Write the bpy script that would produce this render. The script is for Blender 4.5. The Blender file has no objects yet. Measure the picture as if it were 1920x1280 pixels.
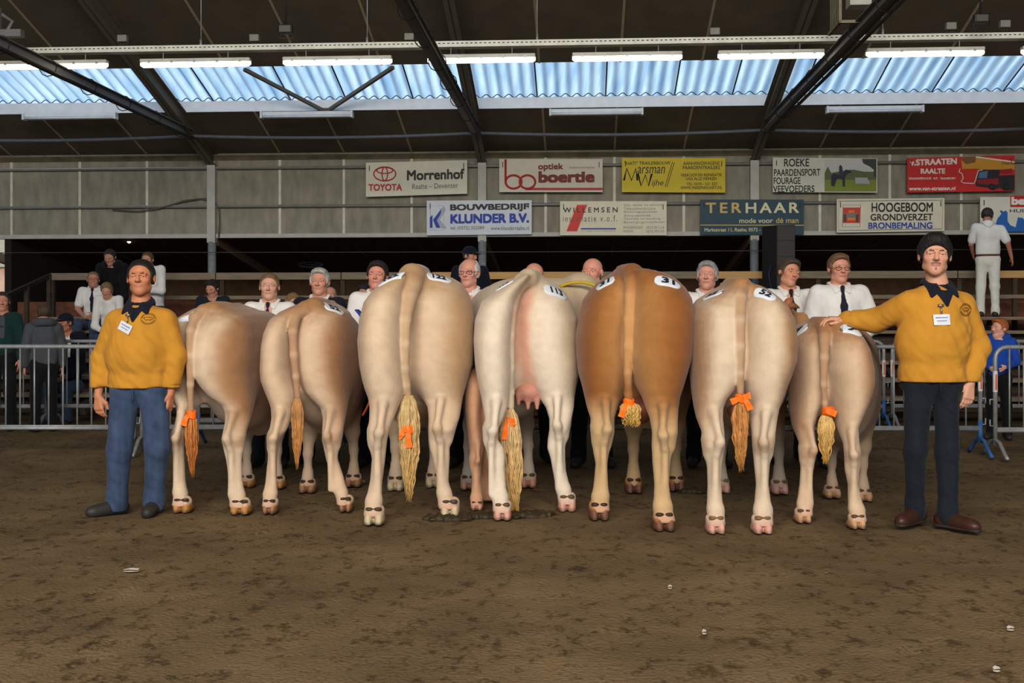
import bpy, math, random
import numpy as np
from mathutils import Vector, Matrix
from mathutils.bvhtree import BVHTree
random.seed(4); RNG = np.random.default_rng(4)
SC = bpy.context.scene
COL = SC.collection
# ------------------------------------------------------------------ camera, sky, light, exposure
FPX, HC, HY = 2100.0, 1.30, 600.0            # focal length in pixels, eye height, horizon row
cam = bpy.data.cameras.new('camera'); cam.sensor_width = 36; cam.lens = 36*FPX/1920
cam.shift_y = -(640-HY)/1920; cam.clip_start = .05; cam.clip_end = 200
co = bpy.data.objects.new('camera', cam); COL.objects.link(co)
co.location = (0, 0, HC); co.rotation_euler = (math.pi/2, 0, 0); SC.camera = co
SC.view_settings.view_transform = 'Standard'; SC.view_settings.look = 'None'
SC.view_settings.gamma = 1; SC.view_settings.use_curve_mapping = False
SC.view_settings.exposure = 0.0
wd = bpy.data.worlds.new('sky'); SC.world = wd; wd.use_nodes = True
wd.node_tree.nodes['Background'].inputs[0].default_value = (.50, .74, 1.0, 1)
wd.node_tree.nodes['Background'].inputs[1].default_value = 1.75
def area(name, loc, tgt, sx, sy, power, col):
    l = bpy.data.lights.new(name, 'AREA'); l.shape = 'RECTANGLE'; l.size = sx; l.size_y = sy; l.energy = power; l.color = col
    o = bpy.data.objects.new(name, l); COL.objects.link(o); o.location = loc
    o.rotation_euler = (Vector(tgt)-Vector(loc)).to_track_quat('-Z', 'Y').to_euler(); return o
area('daylight_through_hall_doors', (-1.0, -6.5, 6.6), (.6, 11, 1.2), 11, 4, 2750, (1, .91, .80))
sl = bpy.data.lights.new('sun_on_roof', 'SUN'); sl.energy = .8; sl.angle = .05; sl.color = (1, .95, .9)
so = bpy.data.objects.new('sun_on_roof', sl); COL.objects.link(so); so.location = (-8, 24, 14)
so.rotation_euler = Vector((.8, -.35, -.75)).to_track_quat('-Z', 'Y').to_euler()
# ------------------------------------------------------------------ helpers
def lin(c):
    c = [v/255 for v in c]
    return tuple(v/12.92 if v <= .04045 else ((v+.055)/1.055)**2.4 for v in c)
MATS = {}
def mat(name, rgb=None, rough=.7, metal=0, var=.12, scale=8, bump=0, bscale=40, attr=False, stretch=(1, 1, 1), emit=None, spec=.3, sheen=0):
    if name in MATS: return MATS[name]
    m = bpy.data.materials.new(name); m.use_nodes = True; nt = m.node_tree; b = nt.nodes['Principled BSDF']; MATS[name] = m
    b.inputs['Roughness'].default_value = rough; b.inputs['Metallic'].default_value = metal
    b.inputs['Specular IOR Level'].default_value = spec
    if sheen: b.inputs['Sheen Weight'].default_value = sheen
    tc = nt.nodes.new('ShaderNodeTexCoord'); mp = nt.nodes.new('ShaderNodeMapping'); mp.inputs['Scale'].default_value = stretch
    nt.links.new(tc.outputs['Object'], mp.inputs[0])
    nz = nt.nodes.new('ShaderNodeTexNoise'); nz.inputs['Scale'].default_value = scale; nz.inputs['Detail'].default_value = 5
    nt.links.new(mp.outputs[0], nz.inputs[0])
    mr = nt.nodes.new('ShaderNodeMapRange'); mr.inputs[1].default_value = .3; mr.inputs[2].default_value = .7
    mr.inputs[3].default_value = 1-var; mr.inputs[4].default_value = 1+var; nt.links.new(nz.outputs[0], mr.inputs[0])
    mx = nt.nodes.new('ShaderNodeVectorMath'); mx.operation = 'SCALE'; nt.links.new(mr.outputs[0], mx.inputs['Scale'])
    if attr:
        at = nt.nodes.new('ShaderNodeAttribute'); at.attribute_name = 'Col'; nt.links.new(at.outputs['Color'], mx.inputs[0])
    else:
        mx.inputs[0].default_value = lin(rgb)
    nt.links.new(mx.outputs[0], b.inputs['Base Color'])
    if bump:
        n2 = nt.nodes.new('ShaderNodeTexNoise'); n2.inputs['Scale'].default_value = bscale; n2.inputs['Detail'].default_value = 4
        nt.links.new(mp.outputs[0], n2.inputs[0])
        bp = nt.nodes.new('ShaderNodeBump'); bp.inputs['Strength'].default_value = bump; bp.inputs['Distance'].default_value = .02
        nt.links.new(n2.outputs[0], bp.inputs['Height']); nt.links.new(bp.outputs[0], b.inputs['Normal'])
    if emit:
        b.inputs['Emission Color'].default_value = (*lin(rgb), 1); b.inputs['Emission Strength'].default_value = emit
    return m
ORG = {}
def tag(o, label=None, cat=None, group=None, kind=None):
    if label: o['label'] = label
    if cat: o['category'] = cat
    if group: o['group'] = group
    if kind: o['kind'] = kind
    return o
def thing(name, loc, label, cat, group=None):
    o = bpy.data.objects.new(name, None); COL.objects.link(o); o.empty_display_size = .1
    o.location = loc; ORG[o.name] = np.array(loc, float); return tag(o, label, cat, group)
def obj(name, vf, m, parent=None, label=None, cat=None, group=None, kind=None, smooth=True, col=None, sharp=None):
    """vf = (verts, faces) in world coordinates -> one mesh object (child of parent, or top-level at its base)"""
    v, f = vf; v = np.asarray(v, float)
    if parent is not None: org = ORG[parent.name]
    else:
        lo, hi = v.min(0), v.max(0); org = np.array([(lo[0]+hi[0])/2, (lo[1]+hi[1])/2, lo[2]])
    me = bpy.data.meshes.new(name)
    if isinstance(f, np.ndarray):
        n = len(f); k = f.shape[1]
        me.vertices.add(len(v)); me.vertices.foreach_set('co', (v-org).astype(np.float32).ravel())
        me.loops.add(n*k); me.loops.foreach_set('vertex_index', f.astype(np.int32).ravel())
        me.polygons.add(n); me.polygons.foreach_set('loop_start', np.arange(0, n*k, k, dtype=np.int32))
        me.polygons.foreach_set('loop_total', np.full(n, k, dtype=np.int32)); me.update(calc_edges=True); me.validate()
    else:
        me.from_pydata((v-org).tolist(), [], f)
    if smooth: me.polygons.foreach_set('use_smooth', [True]*len(me.polygons))
    if sharp: me.set_sharp_from_angle(angle=sharp)
    if col is not None:
        a = me.color_attributes.new('Col', 'FLOAT_COLOR', 'POINT')
        c = np.ones((len(v), 4), np.float32); c[:, :3] = col; a.data.foreach_set('color', c.ravel())
    me.materials.append(m)
    o = bpy.data.objects.new(name, me); COL.objects.link(o)
    if parent is not None: o.parent = parent; ORG[o.name] = org
    else: o.location = org; ORG[o.name] = org
    return tag(o, label, cat, group, kind)
class MB:
    """collects boxes, tubes and plates into one mesh"""
    def __init__(s, fr=None): s.v = []; s.f = []; s.fr = fr
    def add(s, v, f):
        k = len(s.v); s.v += [s.fr(*p) if s.fr else tuple(p) for p in v]; s.f += [tuple(i+k for i in q) for q in f]; return s
    def box(s, x0, x1, y0, y1, z0, z1, b=0):
        if b <= 0:
            v = [(x, y, z) for x in (x0, x1) for y in (y0, y1) for z in (z0, z1)]
            return s.add(v, [(0, 1, 3, 2), (4, 6, 7, 5), (0, 4, 5, 1), (2, 3, 7, 6), (0, 2, 6, 4), (1, 5, 7, 3)])
        import bmesh
        bm = bmesh.new(); bmesh.ops.create_cube(bm, size=1)
        for q in bm.verts: q.co = ((x0+x1)/2+q.co.x*(x1-x0), (y0+y1)/2+q.co.y*(y1-y0), (z0+z1)/2+q.co.z*(z1-z0))
        bmesh.ops.bevel(bm, geom=bm.edges[:], offset=b, segments=2, affect='EDGES', profile=.5)
        bm.verts.index_update(); r = s.add([tuple(q.co) for q in bm.verts], [tuple(q.index for q in f.verts) for f in bm.faces]); bm.free(); return r
    def tube(s, pts, r, n=8, closed=False, cap=True):
        P = [Vector(s.fr(*p) if s.fr else p) for p in pts]; N = len(P); rr = r if hasattr(r, '__len__') else [r]*N
        k = len(s.v); u = None
        for i, p in enumerate(P):
            a = P[(i-1) % N] if (i > 0 or closed) else p; b = P[(i+1) % N] if (i < N-1 or closed) else p
            t = (b-a).normalized() if (b-a).length > 1e-9 else Vector((0, 0, 1))
            if u is None: u = Vector((0.013, .02, 1)).cross(t); u = u if u.length > .1 else Vector((1, 0, 0)).cross(t)
            u = u-t*u.dot(t); u.normalize(); w = t.cross(u)
            for j in range(n):
                an = 2*math.pi*j/n; s.v.append(tuple(p+(u*math.cos(an)+w*math.sin(an))*rr[i]))
        for i in range(N if closed else N-1):
            for j in range(n):
                q = (i+1) % N; s.f.append((k+i*n+j, k+i*n+(j+1) % n, k+q*n+(j+1) % n, k+q*n+j))
        if cap and not closed: s.f.append(tuple(k+j for j in reversed(range(n)))); s.f.append(tuple(k+(N-1)*n+j for j in range(n)))
        return s
    def beam(s, a, b, w, h, up=(0, 0, 1)):
        A = Vector(s.fr(*a) if s.fr else a); B = Vector(s.fr(*b) if s.fr else b); t = (B-A).normalized(); u = t.cross(Vector(up)).normalized(); q = u.cross(t)
        k = len(s.v)
        for p in (A, B):
            for i, j in ((-1, -1), (1, -1), (1, 1), (-1, 1)): s.v.append(tuple(p+u*(i*w/2)+q*(j*h/2)))
        s.f += [tuple(i+k for i in g) for g in ((3, 2, 1, 0), (4, 5, 6, 7), (0, 1, 5, 4), (1, 2, 6, 5), (2, 3, 7, 6), (3, 0, 4, 7))]; return s
    def __call__(s): return np.array(s.v), s.f
# the building: rotated a little against the camera axis; u along the sign wall, v into depth (0 at the wall)
TH = math.atan(.062); CT, ST = math.cos(TH), math.sin(TH); DW = 19.0
def B(u, v, z): return (u*CT+v*ST, DW-u*ST+v*CT, z)
def wp(px, py, v):
    dx = (px-960)/FPX; t = (v+DW*CT)/(dx*ST+CT)
    return t*dx*CT-(t-DW)*ST, HC-(py-HY)/FPX*t
def P(px, py, d): return np.array([(px-960)/FPX*d, d, HC-(py-HY)/FPX*d])
def gd(py): return FPX*HC/(py-HY)
# ------------------------------------------------------------------ smooth solid modelling on a grid
def axis(lo, hi, h, fine=()):
    x = [lo]
    while x[-1] < hi:
        st = h
        for a, b, hf in fine:
            if a-h < x[-1] < b: st = min(st, hf)
        x.append(x[-1]+st)
    return np.array(x)
class Fld:
    def __init__(s, lo, hi, h, fx=(), fy=(), fz=()):
        s.ax = [axis(lo[0], hi[0], h, fx), axis(lo[1], hi[1], h, fy), axis(lo[2], hi[2], h, fz)]
        s.g = np.full([len(a) for a in s.ax], 1., np.float32); s.fr = None
    def frame(s, c=None, R=None, sc=1., sx=1.):
        s.fr = None if c is None else (np.array(c, float), np.array(R if R is not None else np.eye(3), float), sc); s.sx = sx
    def ap(s, lo, hi, fn, k=.02, op='u', pad=.03):
        lo = np.array(lo, float); hi = np.array(hi, float)
        if s.fr is not None:
            c, R, sc = s.fr
            cs = np.array([[(lo, hi)[i][0], (lo, hi)[j][1], (lo, hi)[l][2]] for i in (0, 1) for j in (0, 1) for l in (0, 1)])*np.array([s.sx, 1, 1])@R.T*sc+c
            lo, hi = cs.min(0), cs.max(0)
        sl = []; cc = []
        for a in range(3):
            i0 = np.searchsorted(s.ax[a], lo[a]-k-pad); i1 = np.searchsorted(s.ax[a], hi[a]+k+pad)
            if i1 <= i0: return s
            sl.append(slice(i0, i1)); sh = [1, 1, 1]; sh[a] = -1; cc.append(s.ax[a][i0:i1].reshape(sh))
        if s.fr is not None:
            c, R, sc = s.fr; q = [cc[i]-c[i] for i in range(3)]
            cc = [(q[0]*R[0, i]+q[1]*R[1, i]+q[2]*R[2, i])/(sc*(s.sx if i == 0 else 1)) for i in range(3)]
        d = fn(*cc)
        if s.fr is not None: d = d*s.fr[2]
        a = s.g[tuple(sl)]
        if op == 's': a = -a
        h = np.maximum(k-np.abs(a-d), 0)/max(k, 1e-6)
        r = np.minimum(a, d)-h*h*k*.25
        s.g[tuple(sl)] = -r if op == 's' else r
        return s
    def cone(s, a, b, ra, rb=None, k=.02, op='u', fl=(1, 1, 1)):
        a = np.array(a, float); b = np.array(b, float); rb = ra if rb is None else rb; R = max(ra, rb); ba = b-a; l2 = max(ba@ba, 1e-9)
        mf = min(1., *fl)
        def fn(x, y, z):
            px, py, pz = x-a[0], y-a[1], z-a[2]
            t = np.clip((px*ba[0]+py*ba[1]+pz*ba[2])/l2, 0, 1)
            return (np.sqrt(((px-t*ba[0])/fl[0])**2+((py-t*ba[1])/fl[1])**2+((pz-t*ba[2])/fl[2])**2)-(ra+(rb-ra)*t))*mf
        e = R*max(1, *fl); return s.ap(np.minimum(a, b)-e, np.maximum(a, b)+e, fn, k, op)
    def chain(s, pts, rs, k=.02, fl=(1, 1, 1), op='u'):
        for i in range(len(pts)-1): s.cone(pts[i], pts[i+1], rs[i], rs[i+1], k, op, fl)
        return s
    def ell(s, c, r, k=.02, op='u'):
        c = np.array(c, float); r = np.array(r, float)
        def fn(x, y, z):
            qx, qy, qz = (x-c[0])/r[0], (y-c[1])/r[1], (z-c[2])/r[2]
            k0 = np.sqrt(qx*qx+qy*qy+qz*qz)+1e-6; k1 = np.sqrt((qx/r[0])**2+(qy/r[1])**2+(qz/r[2])**2)+1e-6
            return k0*(k0-1)/k1
        return s.ap(c-r, c+r, fn, k, op)
    def prof(s, zs, xc, yc, w, d, k=.03, e=2.2, op='u'):
        """stack of superellipses: zs ascending with centre xc, yc and half-sizes w, d"""
        zs = np.array(zs, float)
        def fn(x, y, z):
            zf = z.ravel(); I = lambda q: np.interp(zf, zs, q).reshape(z.shape)
            W, D = I(w), I(d)
            q = (np.abs((x-I(xc))/W)**e+np.abs((y-I(yc))/D)**e)**(1/e)
            return np.maximum((q-1)*np.minimum(W, D), np.maximum(zs[0]-z, z-zs[-1]))
        xc, yc, w, d = map(np.array, (xc, yc, w, d))
        return s.ap(((xc-w).min(), (yc-d).min(), zs[0]), ((xc+w).max(), (yc+d).max(), zs[-1]), fn, k, op)
    def surf(s):
        g = s.g; sg = g < 0; nx, ny, nz = g.shape; c = sg.astype(np.int8)
        cnt = sum(c[i:nx-1+i, j:ny-1+j, l:nz-1+l] for i in (0, 1) for j in (0, 1) for l in (0, 1))
        m = (cnt > 0) & (cnt < 8); idx = np.full(m.shape, -1, np.int32); ce = np.argwhere(m); idx[m] = np.arange(len(ce), dtype=np.int32)
        acc = np.zeros((len(ce), 3)); w = np.zeros(len(ce))
        cs = [(i, j, l) for i in (0, 1) for j in (0, 1) for l in (0, 1)]
        for a in cs:
            for ax in range(3):
                if a[ax]: continue
                b = list(a); b[ax] = 1
                ga = g[ce[:, 0]+a[0], ce[:, 1]+a[1], ce[:, 2]+a[2]]; gb = g[ce[:, 0]+b[0], ce[:, 1]+b[1], ce[:, 2]+b[2]]
                cr = (ga < 0) != (gb < 0); t = np.where(cr, ga/np.where(cr, ga-gb, 1), 0)
                p = np.tile(np.array(a, float), (len(ce), 1)); p[:, ax] = t; acc += p*cr[:, None]; w += cr
        pos = ce+acc/w[:, None]
        v = np.stack([np.interp(pos[:, i], np.arange(len(s.ax[i])), s.ax[i]) for i in range(3)], 1)
        Q = []
        for ax in range(3):
            o1, o2 = (ax+1) % 3, (ax+2) % 3
            A = np.moveaxis(sg, (ax, o1, o2), (0, 1, 2)); ID = np.moveaxis(idx, (ax, o1, o2), (0, 1, 2))
            e = (A[:-1] != A[1:]); e[:, 0] = False; e[:, -1] = False; e[:, :, 0] = False; e[:, :, -1] = False
            q = np.argwhere(e); i, j, l = q.T
            f = np.stack([ID[i, j-1, l-1], ID[i, j, l-1], ID[i, j, l], ID[i, j-1, l]], 1)
            ins = A[i, j, l]; f[~ins] = f[~ins][:, ::-1]; Q.append(f)
        f = np.concatenate(Q); f = f[(f >= 0).all(1)]
        return v, f
def relax(v, f, n=2, lam=.5):
    for _ in range(n):
        acc = np.zeros_like(v); cn = np.zeros(len(v))
        for a, b in ((0, 1), (1, 2), (2, 3), (3, 0)):
            np.add.at(acc, f[:, a], v[f[:, b]]); np.add.at(acc, f[:, b], v[f[:, a]]); np.add.at(cn, f[:, a], 1); np.add.at(cn, f[:, b], 1)
        v = v+lam*(acc/np.maximum(cn, 1)[:, None]-v)
    return v
def ss(a, b, x):
    t = np.clip((x-a)/(b-a), 0, 1); return t*t*(3-2*t)
def mix(a, b, t): return a*(1-t)+b*t
def vnoise(p, s, seed=0):
    q = p*s; r = np.random.default_rng(seed); o = 0
    for i in range(5):
        k = r.normal(size=3)*(1+.5*i); o = o+np.sin(q@k+r.uniform(0, 6.3))/(1+.4*i)
    return o/2.5
# ------------------------------------------------------------------ the hall
M_dirt = mat('packed_dirt', (112, 94, 68), .95, var=.26, scale=1.3, bump=.55, bscale=48, spec=.1)
def dirt_nodes(m):
    nt = m.node_tree; b = nt.nodes['Principled BSDF']; tc = nt.nodes.new('ShaderNodeTexCoord')
    mp = nt.nodes.new('ShaderNodeMapping'); mp.inputs['Scale'].default_value = (1, .7, 1); nt.links.new(tc.outputs['Object'], mp.inputs[0])
    n1 = nt.nodes.new('ShaderNodeTexNoise'); n1.inputs['Scale'].default_value = 13; n1.inputs['Detail'].default_value = 9; n1.inputs['Roughness'].default_value = .7
    nt.links.new(mp.outputs[0], n1.inputs[0])
    r = nt.nodes.new('ShaderNodeValToRGB'); r.color_ramp.elements[0].position = .37; r.color_ramp.elements[0].color = (.45, .42, .38, 1)
    r.color_ramp.elements[1].position = .47; r.color_ramp.elements[1].color = (1, 1, 1, 1); nt.links.new(n1.outputs[0], r.inputs[0])
    src = b.inputs['Base Color'].links[0].from_socket
    mu = nt.nodes.new('ShaderNodeMix'); mu.data_type = 'RGBA'; mu.blend_type = 'MULTIPLY'; mu.inputs[0].default_value = 1
    nt.links.new(src, mu.inputs[6]); nt.links.new(r.outputs[0], mu.inputs[7]); nt.links.new(mu.outputs[2], b.inputs['Base Color'])
dirt_nodes(M_dirt)
def ground():
    ys = np.concatenate([np.arange(-14, 3, 1.), np.arange(3, 12, .06), np.arange(12, 26, .5)]); xs = np.concatenate([np.arange(-18, -4, .7), np.arange(-4, 4, .06), np.arange(4, 18.1, .7)])
    X, Y = np.meshgrid(xs, ys, indexing='ij'); p = np.stack([X.ravel(), Y.ravel(), 0*X.ravel()], 1)
    z = vnoise(p, 2.2, 3)*.005+RNG.normal(size=len(p))*.0026+RNG.normal(size=len(p))*(RNG.uniform(size=len(p)) > .96)*.010
    p[:, 2] = z-.008
    n, m = len(xs), len(ys); i, j = np.meshgrid(np.arange(n-1), np.arange(m-1), indexing='ij'); a = (i*m+j).ravel()
    return p, np.stack([a, a+m, a+m+1, a+1], 1)
obj('floor', ground(), M_dirt, kind='structure')
M_ceil = mat('dark_roof_board', (94, 84, 69), .9, var=.12, scale=3, spec=.1)
M_seam = mat('joint_strip', (208, 200, 178), .7)
M_seamd = mat('roof_joint_strip', (158, 142, 112), .8)
M_wall = mat('weathered_grey_panel', (140, 133, 115), .85, var=.2, scale=3.5, stretch=(2.2, 1, .8))
M_white = mat('painted_white_board', (205, 205, 205), .6, var=.06)
M_steel = mat('dark_grey_steel', (112, 110, 108), .5, metal=.2, var=.1)
M_steel2 = mat('brown_grey_steel', (92, 84, 70), .6, var=.1)
M_lgrey = mat('light_grey_paint', (176, 172, 160), .6, var=.08)
M_pipe = mat('grey_plastic_pipe', (92, 94, 100), .45)
M_galv = mat('galvanised_steel', (150, 152, 152), .45, metal=.35, var=.15, scale=20)
M_int = mat('dark_brown_boarding', (92, 66, 46), .9, var=.15, spec=.1)
M_wood = mat('old_grey_wood', (132, 116, 94), .85, var=.2, scale=6, stretch=(.4, 4, 8))
M_wood2 = mat('new_pine', (196, 152, 96), .75, var=.12, scale=6, stretch=(.4, 4, 8))
M_dwood = mat('dark_wood', (70, 58, 45), .85, var=.2)
Z0, SL = 4.17, .286
def cz(w): return Z0+SL*w
WA, WB = 1.52, 2.89
UL, UR = -15.5, 15.5
colu = [wp(400, 300, 0)[0], wp(905, 300, 0)[0], wp(1413, 300, 0)[0]]
bay = (colu[2]-colu[0])/2; colu = [colu[0]-bay]+colu+[colu[2]+bay]
zb = wp(960, 440, 0)[1]                       # underside of the sign wall
# ceiling: two slabs with the light strip between them
def slab(w0, w1, th=.08):
    m = MB(B); m.add([(u, -w, cz(w)+t) for u in (UL, UR) for w in (w0, w1) for t in (0, th)], [(0, 1, 3, 2), (4, 6, 7, 5), (0, 4, 5, 1), (2, 3, 7, 6), (0, 2, 6, 4), (1, 5, 7, 3)]); return m()
obj('ceiling', slab(-.05, WA), M_ceil, kind='structure', smooth=False)
obj('ceiling', slab(WB, 17), M_ceil, kind='structure', smooth=False)
obj('ceiling', MB(B).box(UL, UR, -30, -16.9, cz(17), cz(17)+.1)(), M_ceil, kind='structure', smooth=False)
# white upstand board at the lower edge of the light strip
zA = cz(WA)
obj('trim_1', MB(B).box(UL, UR, -WA-.02, -WA+.0, zA-.005, zA+.165)(), M_white, kind='structure', smooth=False)
# corrugated translucent sheet
def corr():
    us = np.arange(UL, UR, .0221); ws = np.array([WA-.18, 2.2, WB+.35])
    p = []; 
    for w in ws:
        for u in us: p.append(B(u, -w, cz(w)+.20+.026*math.sin(2*math.pi*u/.177)))
    n = len(us); f = []
    for i in range(len(ws)-1):
        a = np.arange(n-1)+i*n; f.append(np.stack([a, a+1, a+n+1, a+n], 1))
    return np.array(p), np.concatenate(f)
def skymat():
    m = bpy.data.materials.new('translucent_corrugated_sheet'); m.use_nodes = True; nt = m.node_tree; nt.nodes.remove(nt.nodes['Principled BSDF'])
    tr = nt.nodes.new('ShaderNodeBsdfTranslucent'); df = nt.nodes.new('ShaderNodeBsdfDiffuse'); ms = nt.nodes.new('ShaderNodeMixShader'); ms.inputs[0].default_value = .25
    tc = nt.nodes.new('ShaderNodeTexCoord'); rot = nt.nodes.new('ShaderNodeMapping'); rot.inputs['Rotation'].default_value = (0, 0, TH); rot.inputs['Scale'].default_value = (1, .1, .1)
    nt.links.new(tc.outputs['Object'], rot.inputs[0])
    nz = nt.nodes.new('ShaderNodeTexNoise'); nz.inputs['Scale'].default_value = 9; nz.inputs['Detail'].default_value = 6; nt.links.new(rot.outputs[0], nz.inputs[0])
    r = nt.nodes.new('ShaderNodeValToRGB'); r.color_ramp.elements[0].position = .3; r.color_ramp.elements[0].color = (.46, .60, .74, 1)
    r.color_ramp.elements[1].position = .62; r.color_ramp.elements[1].color = (.88, .92, .95, 1); nt.links.new(nz.outputs[0], r.inputs[0])
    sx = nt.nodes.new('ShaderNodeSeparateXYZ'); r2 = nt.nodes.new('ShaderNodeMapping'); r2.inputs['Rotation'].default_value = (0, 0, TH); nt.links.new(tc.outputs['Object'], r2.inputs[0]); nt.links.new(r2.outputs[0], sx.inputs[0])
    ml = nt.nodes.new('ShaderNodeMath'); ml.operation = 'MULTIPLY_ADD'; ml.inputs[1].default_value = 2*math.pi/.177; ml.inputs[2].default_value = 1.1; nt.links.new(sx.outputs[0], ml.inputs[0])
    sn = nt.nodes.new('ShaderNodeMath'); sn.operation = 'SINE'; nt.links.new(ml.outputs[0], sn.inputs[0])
    mr = nt.nodes.new('ShaderNodeMapRange'); mr.inputs[1].default_value = -1; mr.inputs[2].default_value = 1; mr.inputs[3].default_value = .50; mr.inputs[4].default_value = 1.0; nt.links.new(sn.outputs[0], mr.inputs[0])  # light and shade of the corrugations painted into the sheet colour as bands
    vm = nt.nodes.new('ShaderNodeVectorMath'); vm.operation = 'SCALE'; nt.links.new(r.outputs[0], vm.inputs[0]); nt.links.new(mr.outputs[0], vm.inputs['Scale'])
    nt.links.new(vm.outputs[0], tr.inputs[0]); nt.links.new(vm.outputs[0], df.inputs[0])
    nt.links.new(tr.outputs[0], ms.inputs[1]); nt.links.new(df.outputs[0], ms.inputs[2]); nt.links.new(ms.outputs[0], nt.nodes['Material Output'].inputs[0])
    return m
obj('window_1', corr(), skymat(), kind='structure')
M_seal = mat('dark_foam_seal', (58, 52, 46), .9)
def seal():
    us = np.arange(UL, UR, .0221); w = WA+.0; m = MB(B)
    m.tube([(u, -w, cz(w)+.195+.026*math.sin(2*math.pi*u/.177)) for u in us], .008, 4); return m()
obj('trim_2', seal(), M_seal, kind='structure')
m = MB(B)
for px in (405, 560, 660, 780, 895, 1018, 1140, 1262, 1386, 1510, 1640, 1762, 1890):
    u = wp(px, 180, -WA)[0]; u = round(u/.177)*.177-.044
    m.tube([(u, -(WA+.0), cz(WA+.0)+.168), (u, -(WB+.2), cz(WB+.2)+.168)], .012, 5)
obj('trim_3', m(), M_seal, kind='structure')
# sign wall
seams = [22, 150, 276, 525, 645, 772, 1023, 1152, 1282, 1537, 1668, 1802, 1926]
obj('wall_back', MB(B).box(UL, UR, 0, .08, zb, Z0+.02)(), M_wall, kind='structure', smooth=False)
m = MB(B)
for px in seams:
    u = wp(px, 400, 0)[0]; m.box(u-.022, u+.022, -.012, .0, zb+.02, Z0-.03)
obj('trim_4', m(), M_seam, kind='structure', smooth=False)
m = MB(B)
for px in seams:
    u = wp(px, 400, 0)[0]
    for w0, w1 in ((.0, WA), (WB, 12)): m.beam((u, -w0, cz(w0)-.004), (u, -w1, cz(w1)-.004), .035, .012)
obj('trim_5', m(), M_seamd, kind='structure', smooth=False)
u18 = wp(16, 450, 0)[0]
obj('trim_6', MB(B).box(UL, UR, -.06, .1, zb-.035, zb+.035)(), M_lgrey, kind='structure', smooth=False)
obj('trim_7', MB(B).box(UL, UR, -.015, .0, Z0-.12, Z0-.03)(), mat('grimy_top_strip', (96, 84, 62), .9, var=.3, scale=4), kind='structure', smooth=False)
# rafters, columns, tie beams
ztie = wp(890, 244, -1.19)[1]
for i, u in enumerate(colu):
    m = MB(B)
    def raf(w, z0, z1): return [(u-.075, -w, cz(w)-z1), (u+.075, -w, cz(w)-z1), (u+.075, -w, cz(w)-z0), (u-.075, -w, cz(w)-z0)]
    for wa, wb_ in ((-.0, 17),):
        for (x0, x1, a, b) in ((-.075, .075, .235, .25), (-.075, .075, 0, .015), (-.012, .012, .0, .25)):
            v = []
            for w in (wa, wb_):
                v += [(u+x0, -w, cz(w)-b), (u+x1, -w, cz(w)-b), (u+x1, -w, cz(w)-a), (u+x0, -w, cz(w)-a)]
            m.add(v, [(3, 2, 1, 0), (4, 5, 6, 7), (0, 1, 5, 4), (1, 2, 6, 5), (2, 3, 7, 6), (3, 0, 4, 7)])
    where = ['beyond the left edge', 'at the left', 'in the middle', 'at the right', 'beyond the right edge'][i]
    if i in (1, 2, 3):
        obj('roof_rafter', m(), M_steel2, smooth=False, label='brown grey steel rafter '+['', 'crossing the skylight above the left column', 'in the middle above the white blue lettered sign', 'right, above the dark teal sign'][i], cat='rafter', group='roof rafters')
    else: obj('trim_8', m(), M_steel2, kind='structure', smooth=False)
    c = thing('steel_column', B(u, -.1, 0), 'grey steel column '+['', 'at the left with cables hanging beside it', 'behind the white sign with blue lettering', 'behind the dark teal sign and loudspeaker', ''][i], 'column', 'columns of the sign wall') if i in (1, 2, 3) else None
    if c:
        obj('upper_casing', MB(B).box(u-.07, u+.07, -.13, -.0, zb-.12, Z0-.15)(), M_lgrey, c, smooth=False)
        obj('lower_shaft', MB(B).tube([(u, -.07, 0), (u, -.07, zb-.1)], .07, 20)(), M_galv, c)
        t = thing('tie_beam', B(u, -1.19, ztie), 'dark steel tie beam running from the '+['', 'left', 'middle', 'right'][i]+' rafter towards the front', 'roof beam', 'tie beams')
        mm = MB(B); mm.box(u-.06, u+.06, -22, -1.15, ztie+.05, ztie+.062).box(u-.06, u+.06, -22, -1.15, ztie-.062, ztie-.05).box(u-.008, u+.008, -22, -1.15, ztie-.06, ztie+.06)
        obj('profile', mm(), M_steel, t, smooth=False)
        mm = MB(B); mm.tube([(u+.08, -1.2, ztie-.09), (u+.08, -22, ztie-.09)], .018, 6); mm.tube([(u+.05, -1.2, ztie-.10), (u+.05, -22, ztie-.10)], .012, 6)
        obj('cable', mm(), mat('black_cable', (26, 25, 25), .6), t)
        mm = MB(B)
        for w in np.arange(1.6, 12, 1.1): mm.tube([(u+.105*math.cos(a), -w, ztie-.02+.105*math.sin(a)) for a in np.linspace(0, 6.28, 12)], .006, 4)
        obj('cable_tie', mm(), mat('black_cable'), t)
# V bracing
uA, zz = wp(612, 203, -WA+.0); m = MB(B)
for px, py in ((458, 128), (737, 122)):
    ub, zb2 = wp(px, py, -WB-.05); m.beam((uA, -WA-.03, cz(WA)-.03), (ub, -WB-.05, cz(WB)-.05), .05, .05)
m.box(uA-.08, uA+.08, -WA-.06, -WA-.02, cz(WA)-.05, cz(WA)+.03)
obj('roof_brace', m(), M_steel2, smooth=False, label='V-shaped pair of steel brace bars across the skylight strip', cat='brace')
# wall rails
for k, (py, lab) in enumerate(((316, 'upper thin grey rail along the sign wall carrying the top row of signs'), (389, 'lower thin grey rail along the sign wall carrying the bottom row of signs'))):
    z = wp(960, py-6, -.1)[1]; m = MB(B); m.tube([(UL, -.06, z), (UR, -.06, z)], .026, 8)
    for px in seams: u = wp(px, 400, 0)[0]; m.box(u-.02, u+.02, -.06, 0, z-.02, z+.02)
    obj('wall_rail', m(), mat('grey_rail', (128, 124, 116), .5, metal=.2), label=lab, cat='rail', group='sign rails')
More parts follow.
